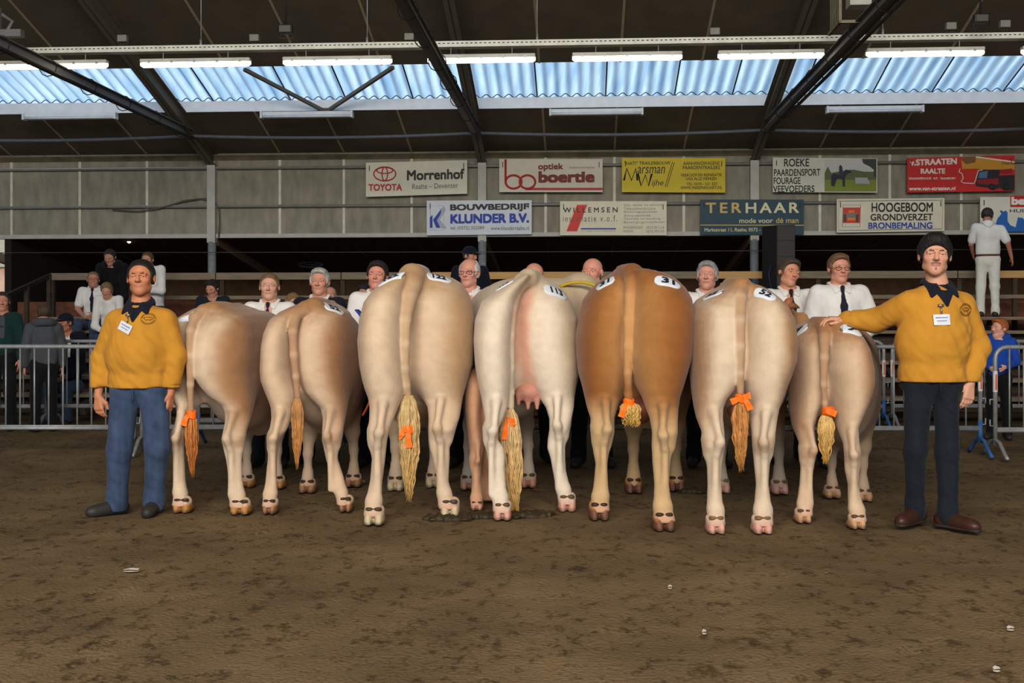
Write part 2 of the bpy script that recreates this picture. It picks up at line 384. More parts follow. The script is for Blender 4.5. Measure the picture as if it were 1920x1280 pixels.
# conduit under the rafters
m = MB(B); pts = []
for i in range(len(colu)-1):
    for t in np.linspace(0, 1, 9)[:-1]: pts.append((mix(colu[i], colu[i+1], t), -1.10, ztie-.03-.05*4*t*(1-t)))
m.tube(pts, .028, 8); obj('conduit_pipe', m(), M_pipe, label='long dark grey pipe sagging between the rafters above the sign wall', cat='pipe')
# loose cables on the left column
m = MB(B)
c = [wp(x, y, -.1) for x, y in ((210, 393), (260, 396), (300, 390), (340, 378), (375, 372), (402, 378), (411, 392), (412, 420), (410, 445))]
m.tube([(u, -.10, z) for u, z in c], .012, 6); c = [wp(x, y, -.1) for x, y in ((316, 386), (345, 375), (385, 371), (406, 383))]; m.tube([(u, -.08, z) for u, z in c], .01, 6)
obj('loose_cable', m(), mat('grey_cable', (90, 84, 74), .6), label='loose grey cables looping over the rail beside the left column', cat='cable')
# cable tray, lamps
VT = -5.6
uT, zT = wp(960, 84, VT); zT2 = zT+.04
t = thing('cable_tray', B(0, VT, zT), 'long perforated white cable tray across the roof above the lit lamps', 'cable tray')
u0 = wp(48, 90, VT)[0]
mm = MB(B); UT = UR-.2; mm.box(u0, UT, VT-.05, VT-.045, zT-.02, zT+.045); mm.box(u0, UT, VT-.05, VT+.08, zT-.025, zT-.02); mm.box(u0, UT, VT+.075, VT+.08, zT-.02, zT+.045)
obj('channel', mm(), mat('white_tray', (214, 212, 198), .5), t, smooth=False)
mm = MB(B)
for u in np.arange(u0+.1, 9, .055): mm.box(u, u+.028, VT-.053, VT-.049, zT+.012, zT+.022)
obj('slots', mm(), M_seal, t, smooth=False, kind='stuff')
M_lamp = mat('lit_lamp_cover', (255, 246, 224), .4, emit=3.2, var=.02); M_lhouse = mat('grey_lamp_housing', (190, 188, 176), .5)
mm = MB(B)
zL = wp(960, 110, VT)[1]
lamps = [(-4, 202), (264, 470), (531, 735), (802, 1004), (1073, 1279), (1346, 1545), (1624, 1845), (1915, 2120)]
for k, (a, b) in enumerate(lamps):
    ua, ub = wp(a, 110, VT)[0], wp(b, 110, VT)[0]; n = len(lamps)
    nm = ['leftmost, partly behind a dark beam', 'second from the left', 'above the V-shaped brace', 'crossing the middle beam', 'fifth from the left', 'reaching the right beam', 'right of the right beam', 'cut off by the right edge'][k]
    t = thing('strip_lamp', B((ua+ub)/2, VT, zL), 'lit white fluorescent strip lamp under the cable tray, '+nm, 'lamp', 'lit strip lamps')
    hb = MB(B); hb.box(ua, ub, VT-.05, VT+.05, zL+.01, zL+.055, .012); obj('housing', hb(), M_lhouse, t, smooth=False)
    f = Fld((0, 0, 0), (1, 1, 1), 1) if 0 else None
    cb = MB(B); cb.tube([(ua+.0, VT, zL-.005), (ua+.03, VT, zL-.005), (ub-.03, VT, zL-.005), (ub, VT, zL-.005)], [.022, .042, .042, .022], 14); obj('diffuser', cb(), M_lamp, t)
    for q in np.linspace(ua+.12, ub-.12, 5): obj('clip', MB(B).box(q-.012, q+.012, VT-.056, VT+.056, zL+.0, zL+.03)(), M_galv, t, smooth=False)
    for q in (ua+.28, ub-.28): obj('hanger', MB(B).tube([(q, VT, zL+.05), (q, VT, zT-.03)], .006, 5)(), M_galv, t, smooth=False)
for k, (a, b, y) in enumerate(((44, 219, 219), (489, 662, 216), (1030, 1206, 211), (1549, 1731, 206))):
    V1 = -1.75; ua, z = wp(a, y, V1); ub = wp(b, y, V1)[0]
    t = thing('batten_lamp', B((ua+ub)/2, V1, z), 'unlit white double tube lamp below the skylight, '+['at the far left', 'below the V-shaped brace', 'above the yellow sign', 'right of the right beam'][k], 'lamp', 'unlit lamps below the skylight')
    hb = MB(B); hb.box(ua, ub, V1-.02, V1+.06, z-.005, z+.05); hb.box(ua, ua+.03, V1-.06, V1+.06, z-.055, z+.05); hb.box(ub-.03, ub, V1-.06, V1+.06, z-.055, z+.05); obj('housing', hb(), M_white, t, smooth=False)
    for q in (-.035, .03): obj('tube', MB(B).tube([(ua+.03, V1+q, z-.03), (ub-.03, V1+q, z-.03)], .018, 10)(), M_white, t)
for k, (x, y) in enumerate(((231, 75), (478, 74), (768, 72), (1340, 62), (1782, 52), (1883, 48))):
    u, z = wp(x, y, VT); t = thing('junction_box', B(u, VT, z), 'small grey junction box on the cable tray, '+['first from the left', 'second from the left', 'left of the middle beam', 'fourth from the left', 'fifth from the left', 'at the far right'][k], 'junction box', 'junction boxes on the tray')
    obj('housing', MB(B).box(u-.058, u+.058, VT-.05, VT+.03, z-.03, z+.055, .01)(), mat('grey_box', (122, 120, 110), .6), t, smooth=False)
    g = MB(B)
    for q in (-.03, .0, .03): g.tube([(u+q, VT, z-.03), (u+q, VT, z-.07)], .009, 6)
    obj('cable_gland', g(), M_seal, t)
for k, px in enumerate((376, 688, 1007, 1656)):
    u = wp(px, 80, VT)[0]; obj('hanger_wire', MB(B).tube([(u, VT+.02, zT+.03), (u, VT+.02, cz(-VT)-.0)], .006, 5).box(u-.012, u+.012, VT, VT+.04, zT+.03, zT+.12)(), M_galv, label='thin wire hanging the cable tray from the roof, '+['left', 'left of middle', 'right of middle', 'right'][k]+' one', cat='wire', group='tray hanger wires')
for k, (x, y) in enumerate(((535, 55), (1840, 35))):
    V1 = -5.9; u, z = wp(x, y, V1); t = thing('floodlight', B(u, V1, z), 'small dark floodlight hanging from the roof at the '+('left' if k == 0 else 'right'), 'floodlight', 'unlit floodlights')
    obj('housing', MB(B).box(u-.085, u+.085, V1-.03, V1+.05, z-.05, z+.055, .015)(), mat('black_metal', (36, 36, 35), .5), t, smooth=False)
    obj('glass', MB(B).box(u-.065, u+.065, V1-.034, V1-.029, z-.035, z+.04)(), mat('dull_glass', (86, 84, 74), .25), t, smooth=False)
    obj('bracket', MB(B).tube([(u-.09, V1, z), (u-.09, V1, z-.11), (u+.09, V1, z-.11), (u+.09, V1, z)], .009, 5).tube([(u, V1+.03, z+.05), (u, V1+.03, cz(-V1)-.03)], .012, 6)(), mat('black_metal'), t)
# wire heater basket top right, rail end bracket top left
V1 = -7.2; u0b, z0b = wp(1572, 44, V1); u1b = wp(1640, 44, V1)[0]
t = thing('heater_cage', B(u0b, V1, z0b), 'grey wire cage with a pale box hanging at the top right beside the dark beam', 'cage')
mm = MB(B); mm.box(u0b, u0b+.03, V1-.02, V1+.02, z0b, cz(7.2)); mm.box(u0b, u1b, V1-.02, V1+.02, z0b, z0b+.03); mm.box(u0b, u0b+.03, V1+.0, V1+.5, z0b, z0b+.03)
obj('frame', mm(), mat('grimy_steel', (120, 112, 90), .6, var=.2), t, smooth=False)
mm = MB(B)
for q in np.linspace(.05, .45, 6): mm.tube([(u0b+.02, V1+q, z0b), (u0b+.02, V1+q, cz(7.2-q))], .008, 5)
obj('bar', mm(), mat('grimy_steel'), t)
uq, zq = wp(1608, 10, V1+.2); obj('box', MB(B).box(uq-.1, uq+.12, V1+.1, V1+.3, zq-.02, zq+.2)(), M_lgrey, t, smooth=False)
V1 = -6.6; uq, zq = wp(20, 60, V1)
t = thing('beam_bracket', B(uq, V1, zq), 'dark steel bracket where the left beam meets the end of the cable tray', 'bracket')
obj('plate', MB(B).box(uq-.17, uq+.14, V1-.05, V1+.05, zq-.06, zq+.02)(), M_steel, t, smooth=False)
obj('arm', MB(B).tube([(uq-.05, V1, zq), (uq+.02, V1, zq+.12), (uq-.1, V1, zq+.2)], .02, 6).box(uq-.16, uq-.12, V1-.03, V1+.03, zq, zq+.28)(), M_steel, t, smooth=False)
# behind the wall: boarded loft, brick parapet, left opening
VI = 4.2
obj('wall_rear', MB(B).box(u18, UR, VI, VI+.1, 0, 3)(), M_int, kind='structure', smooth=False)
m = MB(B); m.add([(u, v, z+t) for u in (u18, UR) for v, z in ((.1, zb+.0), (VI, zb-.55)) for t in (0, .06)], [(0, 1, 3, 2), (4, 6, 7, 5), (0, 4, 5, 1), (2, 3, 7, 6), (0, 2, 6, 4), (1, 5, 7, 3)])
obj('ceiling', m(), M_int, kind='structure', smooth=False)
m = MB(B)
for u in colu[:4]: m.beam((u, .1, zb-.08), (u, VI, zb-.63), .12, .16)
for px in seams: u = wp(px, 440, 0)[0]; m.beam((u, .1, zb-.005), (u, VI, zb-.555), .03, .012)
obj('trim_9', m(), mat('dark_beam', (104, 78, 56), .85), kind='structure', smooth=False)
obj('trim_10', MB(B).box(u18-.06, u18+.06, -.02, VI, 0, zb-.03)(), mat('dark_partition', (34, 27, 20), .9), kind='structure', smooth=False)
def brick():
    m = mat('red_brick', (112, 68, 48), .9, var=.15); nt = m.node_tree; b = nt.nodes['Principled BSDF']; tc = nt.nodes.new('ShaderNodeTexCoord')
    mp = nt.nodes.new('ShaderNodeMapping'); mp.inputs['Rotation'].default_value = (math.pi/2, 0, 0); nt.links.new(tc.outputs['Object'], mp.inputs[0])
    bt = nt.nodes.new('ShaderNodeTexBrick'); bt.inputs['Scale'].default_value = 4.4; bt.inputs['Mortar Size'].default_value = .012
    bt.inputs[1].default_value = (*lin((126, 74, 50)), 1); bt.inputs[2].default_value = (*lin((104, 60, 42)), 1); bt.inputs[3].default_value = (*lin((100, 80, 64)), 1)
    nt.links.new(mp.outputs[0], bt.inputs[0]); nt.links.new(bt.outputs[0], b.inputs['Base Color']); return m
obj('wall_parapet', MB(B).box(u18+.1, UR, .12, .3, 0, 1.62)(), brick(), kind='structure', smooth=False)
obj('wall_left', MB(B).box(UL-6, u18-.06, 2.6, 2.7, 0, 4)(), mat('pale_pink_plaster', (226, 186, 160), .8, var=.1), kind='structure', smooth=False)
obj('trim_11', MB(B).box(UL-6, u18-.06, 2.5, 2.6, 2.35, 3.2)(), mat('pale_grey_beam', (196, 186, 166), .8), kind='structure', smooth=False)
area('lamp_in_left_passage', B(u18-1.0, .6, 2.9), B(u18-.9, 2.6, 1.4), .6, .6, 26, (1, .86, .7))
uq, zq = wp(242, 452, .5)
t = thing('bulb_lamp', B(uq, .5, zq), 'single glowing bulb under the dark loft at the upper left', 'lamp')
obj('bulb', MB(B).tube([(uq, .5, zq-.035), (uq, .5, zq-.02), (uq, .5, zq+.01), (uq, .5, zq+.03)], [.012, .03, .032, .015], 10)(), mat('lit_bulb', (255, 236, 200), .4, emit=6), t)
obj('socket', MB(B).tube([(uq, .5, zq+.03), (uq, .5, zb-.07)], .016, 8)(), M_seal, t)
for k, py in enumerate((470,)):
    u, z = wp(960, py, -.3); obj('tension_wire', MB(B).tube([(u18, -.3, z), (0, -.3, z-.02), (UR-.2, -.3, z)], .006, 4)(), mat('grey_cable'), label='thin taut wire stretched across the dark opening under the signs', cat='wire')
uq, zq = wp(582, 496, 2.5)
obj('round_vent', MB(B).tube([(uq+.24*math.cos(a), 2.5, zq+.05*math.sin(a)) for a in np.linspace(0, 6.283, 24)[:-1]], .03, 6, closed=True).tube([(uq-.2, 2.5, zq), (uq+.2, 2.5, zq)], .02, 6).tube([(uq, 2.5, zq), (uq, 2.5, 2.5)], .015, 5)(), mat('black_metal'), label='round dark vent ring hanging in the shadowed loft above the grey haired man', cat='vent')
# side walls of the hall (outside the view)
obj('wall_side', MB(B).box(UR, UR+.1, -30, 0, 0, 9)(), M_wall, kind='structure', smooth=False)
obj('wall_side', MB(B).box(UL-.1, UL, -30, -3, 0, 9)(), M_wall, kind='structure', smooth=False)
# ------------------------------------------------------------------ signs
def fontmesh(txt, bold=0., sp=1., shear=0.):
    cu = bpy.data.curves.new('lettering', 'FONT'); cu.body = txt; cu.space_character = sp; cu.shear = shear; cu.resolution_u = 4; cu.extrude = .0
    o = bpy.data.objects.new('lettering', cu); COL.objects.link(o); bpy.context.view_layer.update()
    me = bpy.data.meshes.new_from_object(o.evaluated_get(bpy.context.evaluated_depsgraph_get()))
    v = np.array([tuple(q.co) for q in me.vertices]); f = [tuple(p.vertices) for p in me.polygons]
    bpy.data.objects.remove(o); bpy.data.curves.remove(cu); bpy.data.meshes.remove(me)
    if bold:
        n = len(v); b = bold; k = 0; V = []; F = []
        for dx, dy in ((-b, -b), (b, -b), (b, b), (-b, b), (0, 0)):
            V.append(v+np.array((dx, dy, k*.001))); F += [tuple(i+k*n for i in q) for q in f]; k += 1
        v = np.concatenate(V); f = F
    return v, f
VS = -.175
def paint(rgb): return mat('paint_%d_%d_%d' % tuple(rgb), rgb, .55, var=.04)
class Sign:
    def __init__(s, x0, y0, x1, y1, rgb, label, yr=None, frame=None):
        """corners in photo pixels: left edge x0 (y0..y1), right edge x1 (yr pair when tilted)"""
        ya, yb_ = y0, y1; yc, yd = yr if yr else (y0, y1)
        s.q = [wp(x0, ya, VS), wp(x1, yc, VS), wp(x1, yd, VS), wp(x0, yb_, VS)]; s.n = 0
        m = MB(B); v = [(u, v_, z) for v_ in (VS, VS+.035) for u, z in s.q]
        m.add(v, [(3, 2, 1, 0), (4, 5, 6, 7), (0, 1, 5, 4), (1, 2, 6, 5), (2, 3, 7, 6), (3, 0, 4, 7)])
        s.t = thing('sign_board', B((s.q[2][0]+s.q[3][0])/2, VS, s.q[3][1]), label, 'sign', 'advertising boards on the wall')
        obj('board', m(), paint(rgb), s.t, smooth=False)
        h = MB(B)
        for (u, z) in ((s.q[0][0]+.06, s.q[0][1]), (s.q[1][0]-.06, s.q[1][1])): h.box(u-.006, u+.006, VS-.008, VS+.08, z-.14, z-.05)
        obj('hook', h(), M_seal, s.t, smooth=False)
    def text(s, txt, x0, y0, x1, y1, rgb, bold=0., sp=1., shear=0., tilt=0):
        v, f = fontmesh(txt, bold, sp, shear); lo, hi = v.min(0), v.max(0); s.n += 1
        a = wp(x0, y0, VS); b = wp(x1, y1, VS); o = []
        for p in v:
            fx = (p[0]-lo[0])/(hi[0]-lo[0]); fy = (p[1]-lo[1])/(hi[1]-lo[1]); o.append(B(mix(a[0], b[0], fx), VS-.006-p[2]*.3, mix(b[1], a[1], fy)+tilt*(fx-.5)))
        return obj('lettering', (np.array(o), f), paint(rgb), s.t, smooth=False)
    def poly(s, name, pts, rgb, off=.003, th=None):
        q = [wp(x, y, VS) for x, y in pts]; m = MB(B); n = len(q)
        m.add([(u, VS-off-.002, z) for u, z in q]+[(u, VS-off, z) for u, z in q], [tuple(range(n)), tuple(reversed(range(n, 2*n)))]+[(i, i+n, (i+1) % n+n, (i+1) % n) for i in range(n)])
        return obj(name, m(), paint(rgb), s.t, smooth=False)
    def line(s, name, pts, r, rgb, closed=False, off=.006):
        q = [wp(x, y, VS) for x, y in pts]; k = np.hypot(*(np.array(wp(100, 100, VS))-np.array(wp(101, 100, VS)))); m = MB(B)
        m.tube([(u, VS-off*.5, z) for u, z in q], r*k, 6, closed=closed); v, f = m()
        return obj(name, (v, f), paint(rgb), s.t)
def oval(cx, cy, rx, ry, n=28, a0=0, a1=2*math.pi): return [(cx+rx*math.cos(a), cy+ry*math.sin(a)) for a in np.linspace(a0, a1, n, endpoint=abs(a1-a0) < 6.2)]
RED = (176, 42, 34); BLK = (40, 37, 34); CREAM = (214, 206, 182)
s = Sign(686, 305, 876, 369, CREAM, 'cream car dealer sign with red oval emblem, top row left', yr=(300, 363))
s.line('emblem', oval(721.5, 326, 20.5, 13), 1.25, RED, True); s.line('emblem', oval(721.5, 326, 5.2, 12.5), 1.1, RED, True); s.line('emblem', oval(721.5, 319.5, 15, 5.6), 1.1, RED, True)
s.text('TOYOTA', 691, 345, 754, 357.5, RED, .03); s.text('Morrenhof', 763, 318, 871, 336.5, BLK, .03, tilt=.02); s.text('Raalte – Deventer', 773, 344, 859, 353, (90, 86, 80), .0, tilt=.02)
s = Sign(936, 298, 1130, 360, (208, 198, 176), 'cream optician sign with red ring logo, top row')
s.line('emblem', [(948, 299), (948, 341)]+oval(963, 341, 15, 12.5, 24, math.pi, -math.pi), 2.1, RED); s.line('emblem', oval(989, 341, 14.5, 12.5), 2.1, RED, True)
s.poly('stripe', [(985, 352), (1130, 352), (1130, 356.5), (985, 356.5)], RED)
s.text('optiek', 1009, 306, 1056, 321, (120, 30, 30), .03); s.text('Gediplomeerd Opticien', 1067, 312, 1115, 316.5, (130, 80, 70)); s.text('boertie', 1009.5, 321, 1115, 342, (120, 30, 30), .045)
s = Sign(1166, 296, 1360, 360, (206, 180, 26), 'yellow trailer maker sign with black lettering, top row', yr=(296, 361))
s.text('"HATI" TRAILERBOUW', 1171, 303, 1257, 308.5, BLK, .01); s.line('M_stroke', [(1170, 338), (1175, 316), (1184, 338), (1192, 316), (1195, 338)], 1.9, BLK); s.text('arsman', 1195, 313, 1247, 325, BLK, .0, shear=.2)
s.line('W_stroke', [(1196, 326), (1202, 348), (1210, 328), (1216, 348), (1222, 326)], 1.9, BLK); s.text('ijhe', 1222, 337, 1244, 351, BLK, .0, shear=.25)
s.line('slash', [(1247, 350), (1261, 304)], .55, BLK); s.line('slash', [(1250.5, 350), (1264.5, 304)], .55, BLK)
for tx, a, b, c, d in (('AANHANGWAGENS', 1281, 1349, 303, 309), ('PAARDENTRAILERS', 1280, 1350, 311, 317), ('VERKOOP EN REPARATIE', 1276, 1353, 325.5, 330.5), ('VAN ALLE MERKEN', 1285.5, 1343.5, 332.5, 337.5), ('TEL: 0570 - 521 227', 1287, 1345, 342.5, 347), ('WWW.MARSMAN-HATI.NL', 1276, 1354, 349, 354.5)): s.text(tx, a, c, b, d, (60, 52, 24), .01)
s = Sign(1449, 295, 1645, 360, (208, 204, 184), 'white horse sport and feed sign with a photo of a rider, top row', yr=(297, 361))
for tx, a, b, c, d in (('ROEKE', 1470, 1517, 297.5, 312), ('PAARDENSPORT', 1451, 1538, 317, 329.5), ('FOURAGE', 1450.5, 1501, 332.5, 345), ('VEEVOEDERS', 1449.5, 1527, 348, 360)): s.text(tx, a, c, b, d, BLK, .015)
s.poly('photo_print', [(1546, 298), (1643, 298), (1643, 359), (1546, 359)], (196, 192, 184), .003)
s.poly('photo_print', [(1546, 325), (1552, 312), (1558, 324), (1580, 320), (1600, 318), (1620, 322), (1643, 322), (1643, 340), (1546, 340)], (92, 100, 58), .005)
s.poly('photo_print', [(1546, 337), (1643, 337), (1643, 359), (1546, 359)], (124, 132, 42), .006)
s.poly('photo_print', [(1616, 298), (1643, 298), (1643, 334), (1638, 330), (1638, 318), (1630, 312), (1618, 306)], (52, 60, 50), .0065)
s.poly('photo_print', [(1558, 348), (1558, 330), (1563, 325), (1573, 327), (1580, 325), (1585, 318), (1594, 319), (1597, 323), (1588, 326), (1584, 334), (1584, 350), (1580, 350), (1579, 336), (1569, 335), (1564, 350)], (38, 38, 50), .008)
s.poly('photo_print', [(1573, 326), (1573, 312), (1576, 309), (1579, 313), (1580, 322), (1583, 332), (1579, 332)], (44, 44, 60), .009)
s.poly('photo_print', [(1603, 333), (1626, 333), (1631, 345), (1604, 344)], (168, 168, 170), .008)
s = Sign(1701, 296, 1903, 361, (196, 36, 30), 'red crane hire sign with yellow crane truck, top row right', yr=(291, 358))
W_ = (226, 214, 196)
s.text('v.STRAATEN', 1706, 298, 1794, 309, W_, .04, tilt=.02); s.text('RAALTE', 1726, 316, 1772, 325.5, W_, .04); s.text('KRAANVERHUUR', 1704, 332.5, 1746, 336.5, W_, .02); s.text('INT.', 1750, 332.5, 1759, 336.5, W_, .02); s.text('TRANSPORT', 1762, 332.5, 1792, 336.5, W_, .02); s.text('www.van-straaten.nl', 1704, 350, 1791, 356.5, W_, .03)
s.line('crane_outline', [(1800, 316), (1798, 322), (1804, 326), (1806, 334), (1802, 340), (1806, 343), (1826, 344), (1829, 338), (1834, 320), (1842, 319)], .9, W_)
s.poly('crane_picture', [(1802, 299), (1806, 293), (1832, 293.5), (1902, 304), (1902, 318), (1842, 318), (1828, 316), (1804, 317)], (196, 138, 40), .004)
s.poly('crane_picture', [(1802, 300), (1806, 294), (1829, 294), (1829, 304), (1812, 308)], (120, 80, 40), .005)
s.poly('crane_picture', [(1830, 293), (1902, 302.5), (1902, 305), (1830, 295.5)], W_, .0055)
s.poly('crane_picture', [(1834, 322), (1842, 318), (1874, 318), (1874, 329), (1902, 328), (1902, 357), (1882, 357), (1874, 352), (1862, 357), (1852, 352), (1830, 349), (1829, 340)], (38, 32, 34), .0045)
s.poly('crane_picture', [(1836, 323), (1852, 320), (1850, 334), (1834, 334)], (84, 110, 140), .006); s.poly('crane_picture', [(1832, 337), (1872, 334), (1872, 346), (1848, 346), (1832, 344)], (140, 26, 30), .006)
s.poly('crane_picture', [(1874, 318), (1898, 316), (1898, 325), (1874, 325)], (150, 24, 30), .006)
s.text('STRAATEN', 1878, 303, 1902, 309, (70, 48, 26), .02)
for x in (1859, 1886): s.line('crane_wheel', oval(x, 350, 4.5, 4.8, 16), 1.0, (20, 20, 20), True)
s = Sign(800, 376, 997, 441, (204, 206, 210), 'white building firm sign with blue lettering and K logo, bottom row left', yr=(375, 439))
BLU = (32, 58, 150)
s.text('BOUWBEDRIJF', 844, 382.5, 992, 396.5, BLK, .04, tilt=.01); s.text('KLUNDER B.V.', 844.5, 401, 992, 418, BLU, .045, tilt=.01)
s.text('tel: (0572) 352089', 844.5, 424, 908, 432, (80, 80, 84)); s.text('www.klunderraalte.nl', 920, 424, 992, 431, (80, 80, 84))
s.poly('emblem', [(822, 398), (832, 386), (836, 393), (825, 412), (838, 428), (828, 428), (817, 412)], (164, 166, 172), .003)
s.poly('emblem', [(806, 407), (811, 403), (811, 427), (806, 427)], BLU, .005); s.poly('emblem', [(812, 412), (828, 391), (826, 402), (819, 413), (826, 427), (818, 427)], BLU, .006)
s.line('emblem_frame', [(807, 386), (832, 386), (832, 431), (807, 431)], .25, (120, 122, 130), True)
s = Sign(1050, 377, 1250, 441, (216, 206, 178), 'cream installer sign with slanted red bar and blue line, bottom row')
s.poly('red_bar', [(1082, 384), (1101, 384), (1082, 433.5), (1062, 433.5)], (206, 52, 36), .003); s.poly('blue_bar', [(1089, 427.5), (1155, 427.5), (1155, 430), (1089, 430)], (40, 56, 150))
s.text('WILLEMSEN', 1056, 389, 1158, 398, BLK, .015, 1.5); s.text('installatie v.o.f.', 1055.5, 404, 1157, 415, (84, 78, 70), 0, 1.4); s.text('Woonplaats verwarmingstechniek', 1089, 431.5, 1155, 434.5, (150, 144, 130))
for tx, a, b, c in (('Gas, water en electra', 1170, 1241, 382), ('Telecommunicatie', 1170, 1229, 388.5), ('Besturingssystemen', 1170, 1233, 395), ('Airco-techniek', 1170, 1220, 401.5), ('Centrale verwarming', 1170, 1238, 408), ('Beveiligingsinstallaties', 1170, 1246, 414.5), ('MARIENHEEM', 1169, 1204, 424), ('0572-351124', 1212, 1245, 424), ('HEINO', 1169, 1187, 431), ('0572-392100', 1212, 1245, 431)): s.text(tx, a, c, b, c+4.6, (128, 120, 106), 0, 1.15)
s = Sign(1313, 374, 1507, 440, (32, 62, 72), 'dark teal menswear sign with gold letters, behind the loudspeaker', yr=(374, 440))
GO = (204, 168, 96); CR = (214, 204, 160)
s.text('TER', 1323, 380, 1390, 399, GO, .02, 1.35); s.text('HAAR', 1398, 380, 1498, 399, CR, .02, 1.3); s.text('mode voor', 1386, 409, 1449, 418, CR, .01); s.text('dé man', 1455, 408, 1497, 418, GO, .01)
s.poly('gold_line', [(1313, 421), (1507, 421.5), (1507, 423), (1313, 422.5)], GO); s.text('Marktstraat 11, Raalte, 0572 - 351', 1321, 427.5, 1440, 434.5, CR, .01)
s = Sign(1569, 373, 1771, 436, (216, 206, 180), 'cream earth moving sign with red digger picture and thin border, bottom row', yr=(371, 433))
s.line('border', [(1572.5, 377), (1767.5, 375), (1766.5, 429), (1572, 432)], .45, (44, 50, 90), True)
s.text('HOOGEBOOM', 1634, 380, 1749, 397, BLK, .02); s.text('GRONDVERZET', 1632, 401, 1749, 413, BLK, .02); s.text('BRONBEMALING', 1628, 417, 1748, 428.5, (36, 70, 150), .025)
s.poly('digger_picture', [(1581, 389), (1613, 389), (1612, 418), (1580, 418)], (200, 62, 40), .003); s.line('digger_frame', [(1581, 384), (1613.5, 384), (1612, 425), (1579, 425)], .35, BLK, True)
s.poly('digger_picture', [(1586, 400), (1608, 400), (1608, 408), (1586, 408)], (120, 116, 112), .005); s.poly('digger_picture', [(1591, 394), (1602, 394), (1602, 399), (1591, 399)], (226, 120, 40), .005); s.poly('digger_picture', [(1589, 408), (1604, 408), (1604, 413), (1589, 413)], (226, 120, 40), .005)
for x in (1584, 1607): s.poly('digger_picture', [(x-2.5, 402), (x+2.5, 402), (x+2.5, 416), (x-2.5, 416)], (70, 66, 64), .006)
s = Sign(1838, 369, 2040, 434, (214, 208, 190), 'white pet shop sign with blue dog and cat shapes, cut off at the right edge')
s.poly('red_panel', [(1894, 367), (1960, 367), (1960, 388), (1894, 388)], (184, 30, 34), .003); s.text('be', 1896, 369, 1922, 384, (230, 220, 206), .05); s.text('HUISDIER', 1893, 392, 1962, 398, (70, 66, 62), .01)
DB = (30, 96, 170)
s.poly('blue_shape', [(1862, 434), (1868, 416), (1870, 410), (1878, 400), (1874, 396), (1877, 394), (1882, 397), (1885, 394), (1889, 398), (1889, 414), (1894, 422), (1904, 426), (1908, 410), (1908, 407), (1912, 408), (1917, 408), (1926, 420), (1960, 424), (1960, 434)], DB, .003)
# ------------------------------------------------------------------ bleachers
ROWS = [(-4.75+.60*i, .35+.2*i) for i in range(6)]           # (v, seat height)
ub0, ub1 = wp(97, 520, -1.5)[0], 12.
t = thing('grandstand', B(0, -3.5, 0), 'wooden bleacher stand with plank rows and handrail below the sign wall', 'grandstand')
for i, (v, z) in enumerate(ROWS):
    for k, u in enumerate(np.arange(ub0, ub1, 4.2)): obj('seat_plank', MB(B).box(u+.01, min(u+4.18, ub1), v-.15, v+.15, z-.045, z)(), M_wood, t, smooth=False)
    if i: obj('foot_plank', MB(B).box(ub0, ub1, v-.44, v-.2, z-.40, z-.36)(), M_dwood, t, smooth=False)
    if i < 5: obj('riser_board', MB(B).box(ub0, ub1, v+.14, v+.16, z-.16, z-.045)(), M_dwood, t, smooth=False)
v5, z5 = ROWS[5]
obj('walkway', MB(B).box(ub0, ub1, v5+.16, -.35, z5-.05, z5)(), M_wood, t, smooth=False)
for u in np.arange(ub0, ub1+.1, 2.1):
    m = MB(B); m.beam((u, -5.0, .15), (u, -1.4, z5-.12), .08, .14)
    obj('stringer', m(), M_dwood, t, smooth=False)
    for v, z in ROWS[1::2]: obj('upright', MB(B).box(u-.04, u+.04, v-.04, v+.04, 0, z-.1)(), M_dwood, t, smooth=False)
VR = -.62
zr0, zr1 = wp(500, 524, VR)[1], wp(500, 511, VR)[1]; zm = wp(960, 557, VR)[1]
joints = [94, 405, 640, 810, 1125, 1330, 1435, 1795, 1870, 2060]
for k in range(len(joints)-1):
    a, b = wp(joints[k], 517, VR)[0], wp(joints[k+1], 517, VR)[0]
    new = k in (3, 5, 8); obj('hand_rail', MB(B).box(a+.01, b-.01, VR-.025, VR+.025, zr0, zr1)(), M_wood2 if new else M_wood, t, smooth=False, label='pale new timber rail' if new else None)
obj('middle_rail', MB(B).box(ub0, ub1, VR-.02, VR+.02, zm-.03, zm+.03)(), M_wood, t, smooth=False)
for px in (96, 415, 642, 905, 1370, 1535, 1800, 1905):
    u = wp(px, 540, VR)[0]; obj('rail_post', MB(B).box(u-.035, u+.035, VR+.026, VR+.09, z5-.4, zr1)(), M_dwood, t, smooth=False)
# stair rail at the left end
a = wp(94, 516, -1.0); b = wp(-30, 574, -4.0); m = MB(B)
obj('stair_rail', MB(B).beam((a[0], -1.0, a[1]), (b[0], -4.0, b[1]), .05, .06)(), mat('black_metal'), t, smooth=False)
for px, vv, f_ in ((92, -1.1, .03), (50, -2.2, .38), (5, -3.6, .82)):
    u = wp(px, 540, vv)[0]; z = mix(a[1], b[1], f_); obj('stair_post', MB(B).box(u-.03, u+.03, vv-.03, vv+.03, 0, z)(), M_dwood, t, smooth=False)
for i in range(5): obj('stair_tread', MB(B).box(ub0-1.1, ub0-.08, -5.2+.8*i, -4.9+.8*i, .2+.22*i-.04, .2+.22*i)(), M_dwood, t, smooth=False)
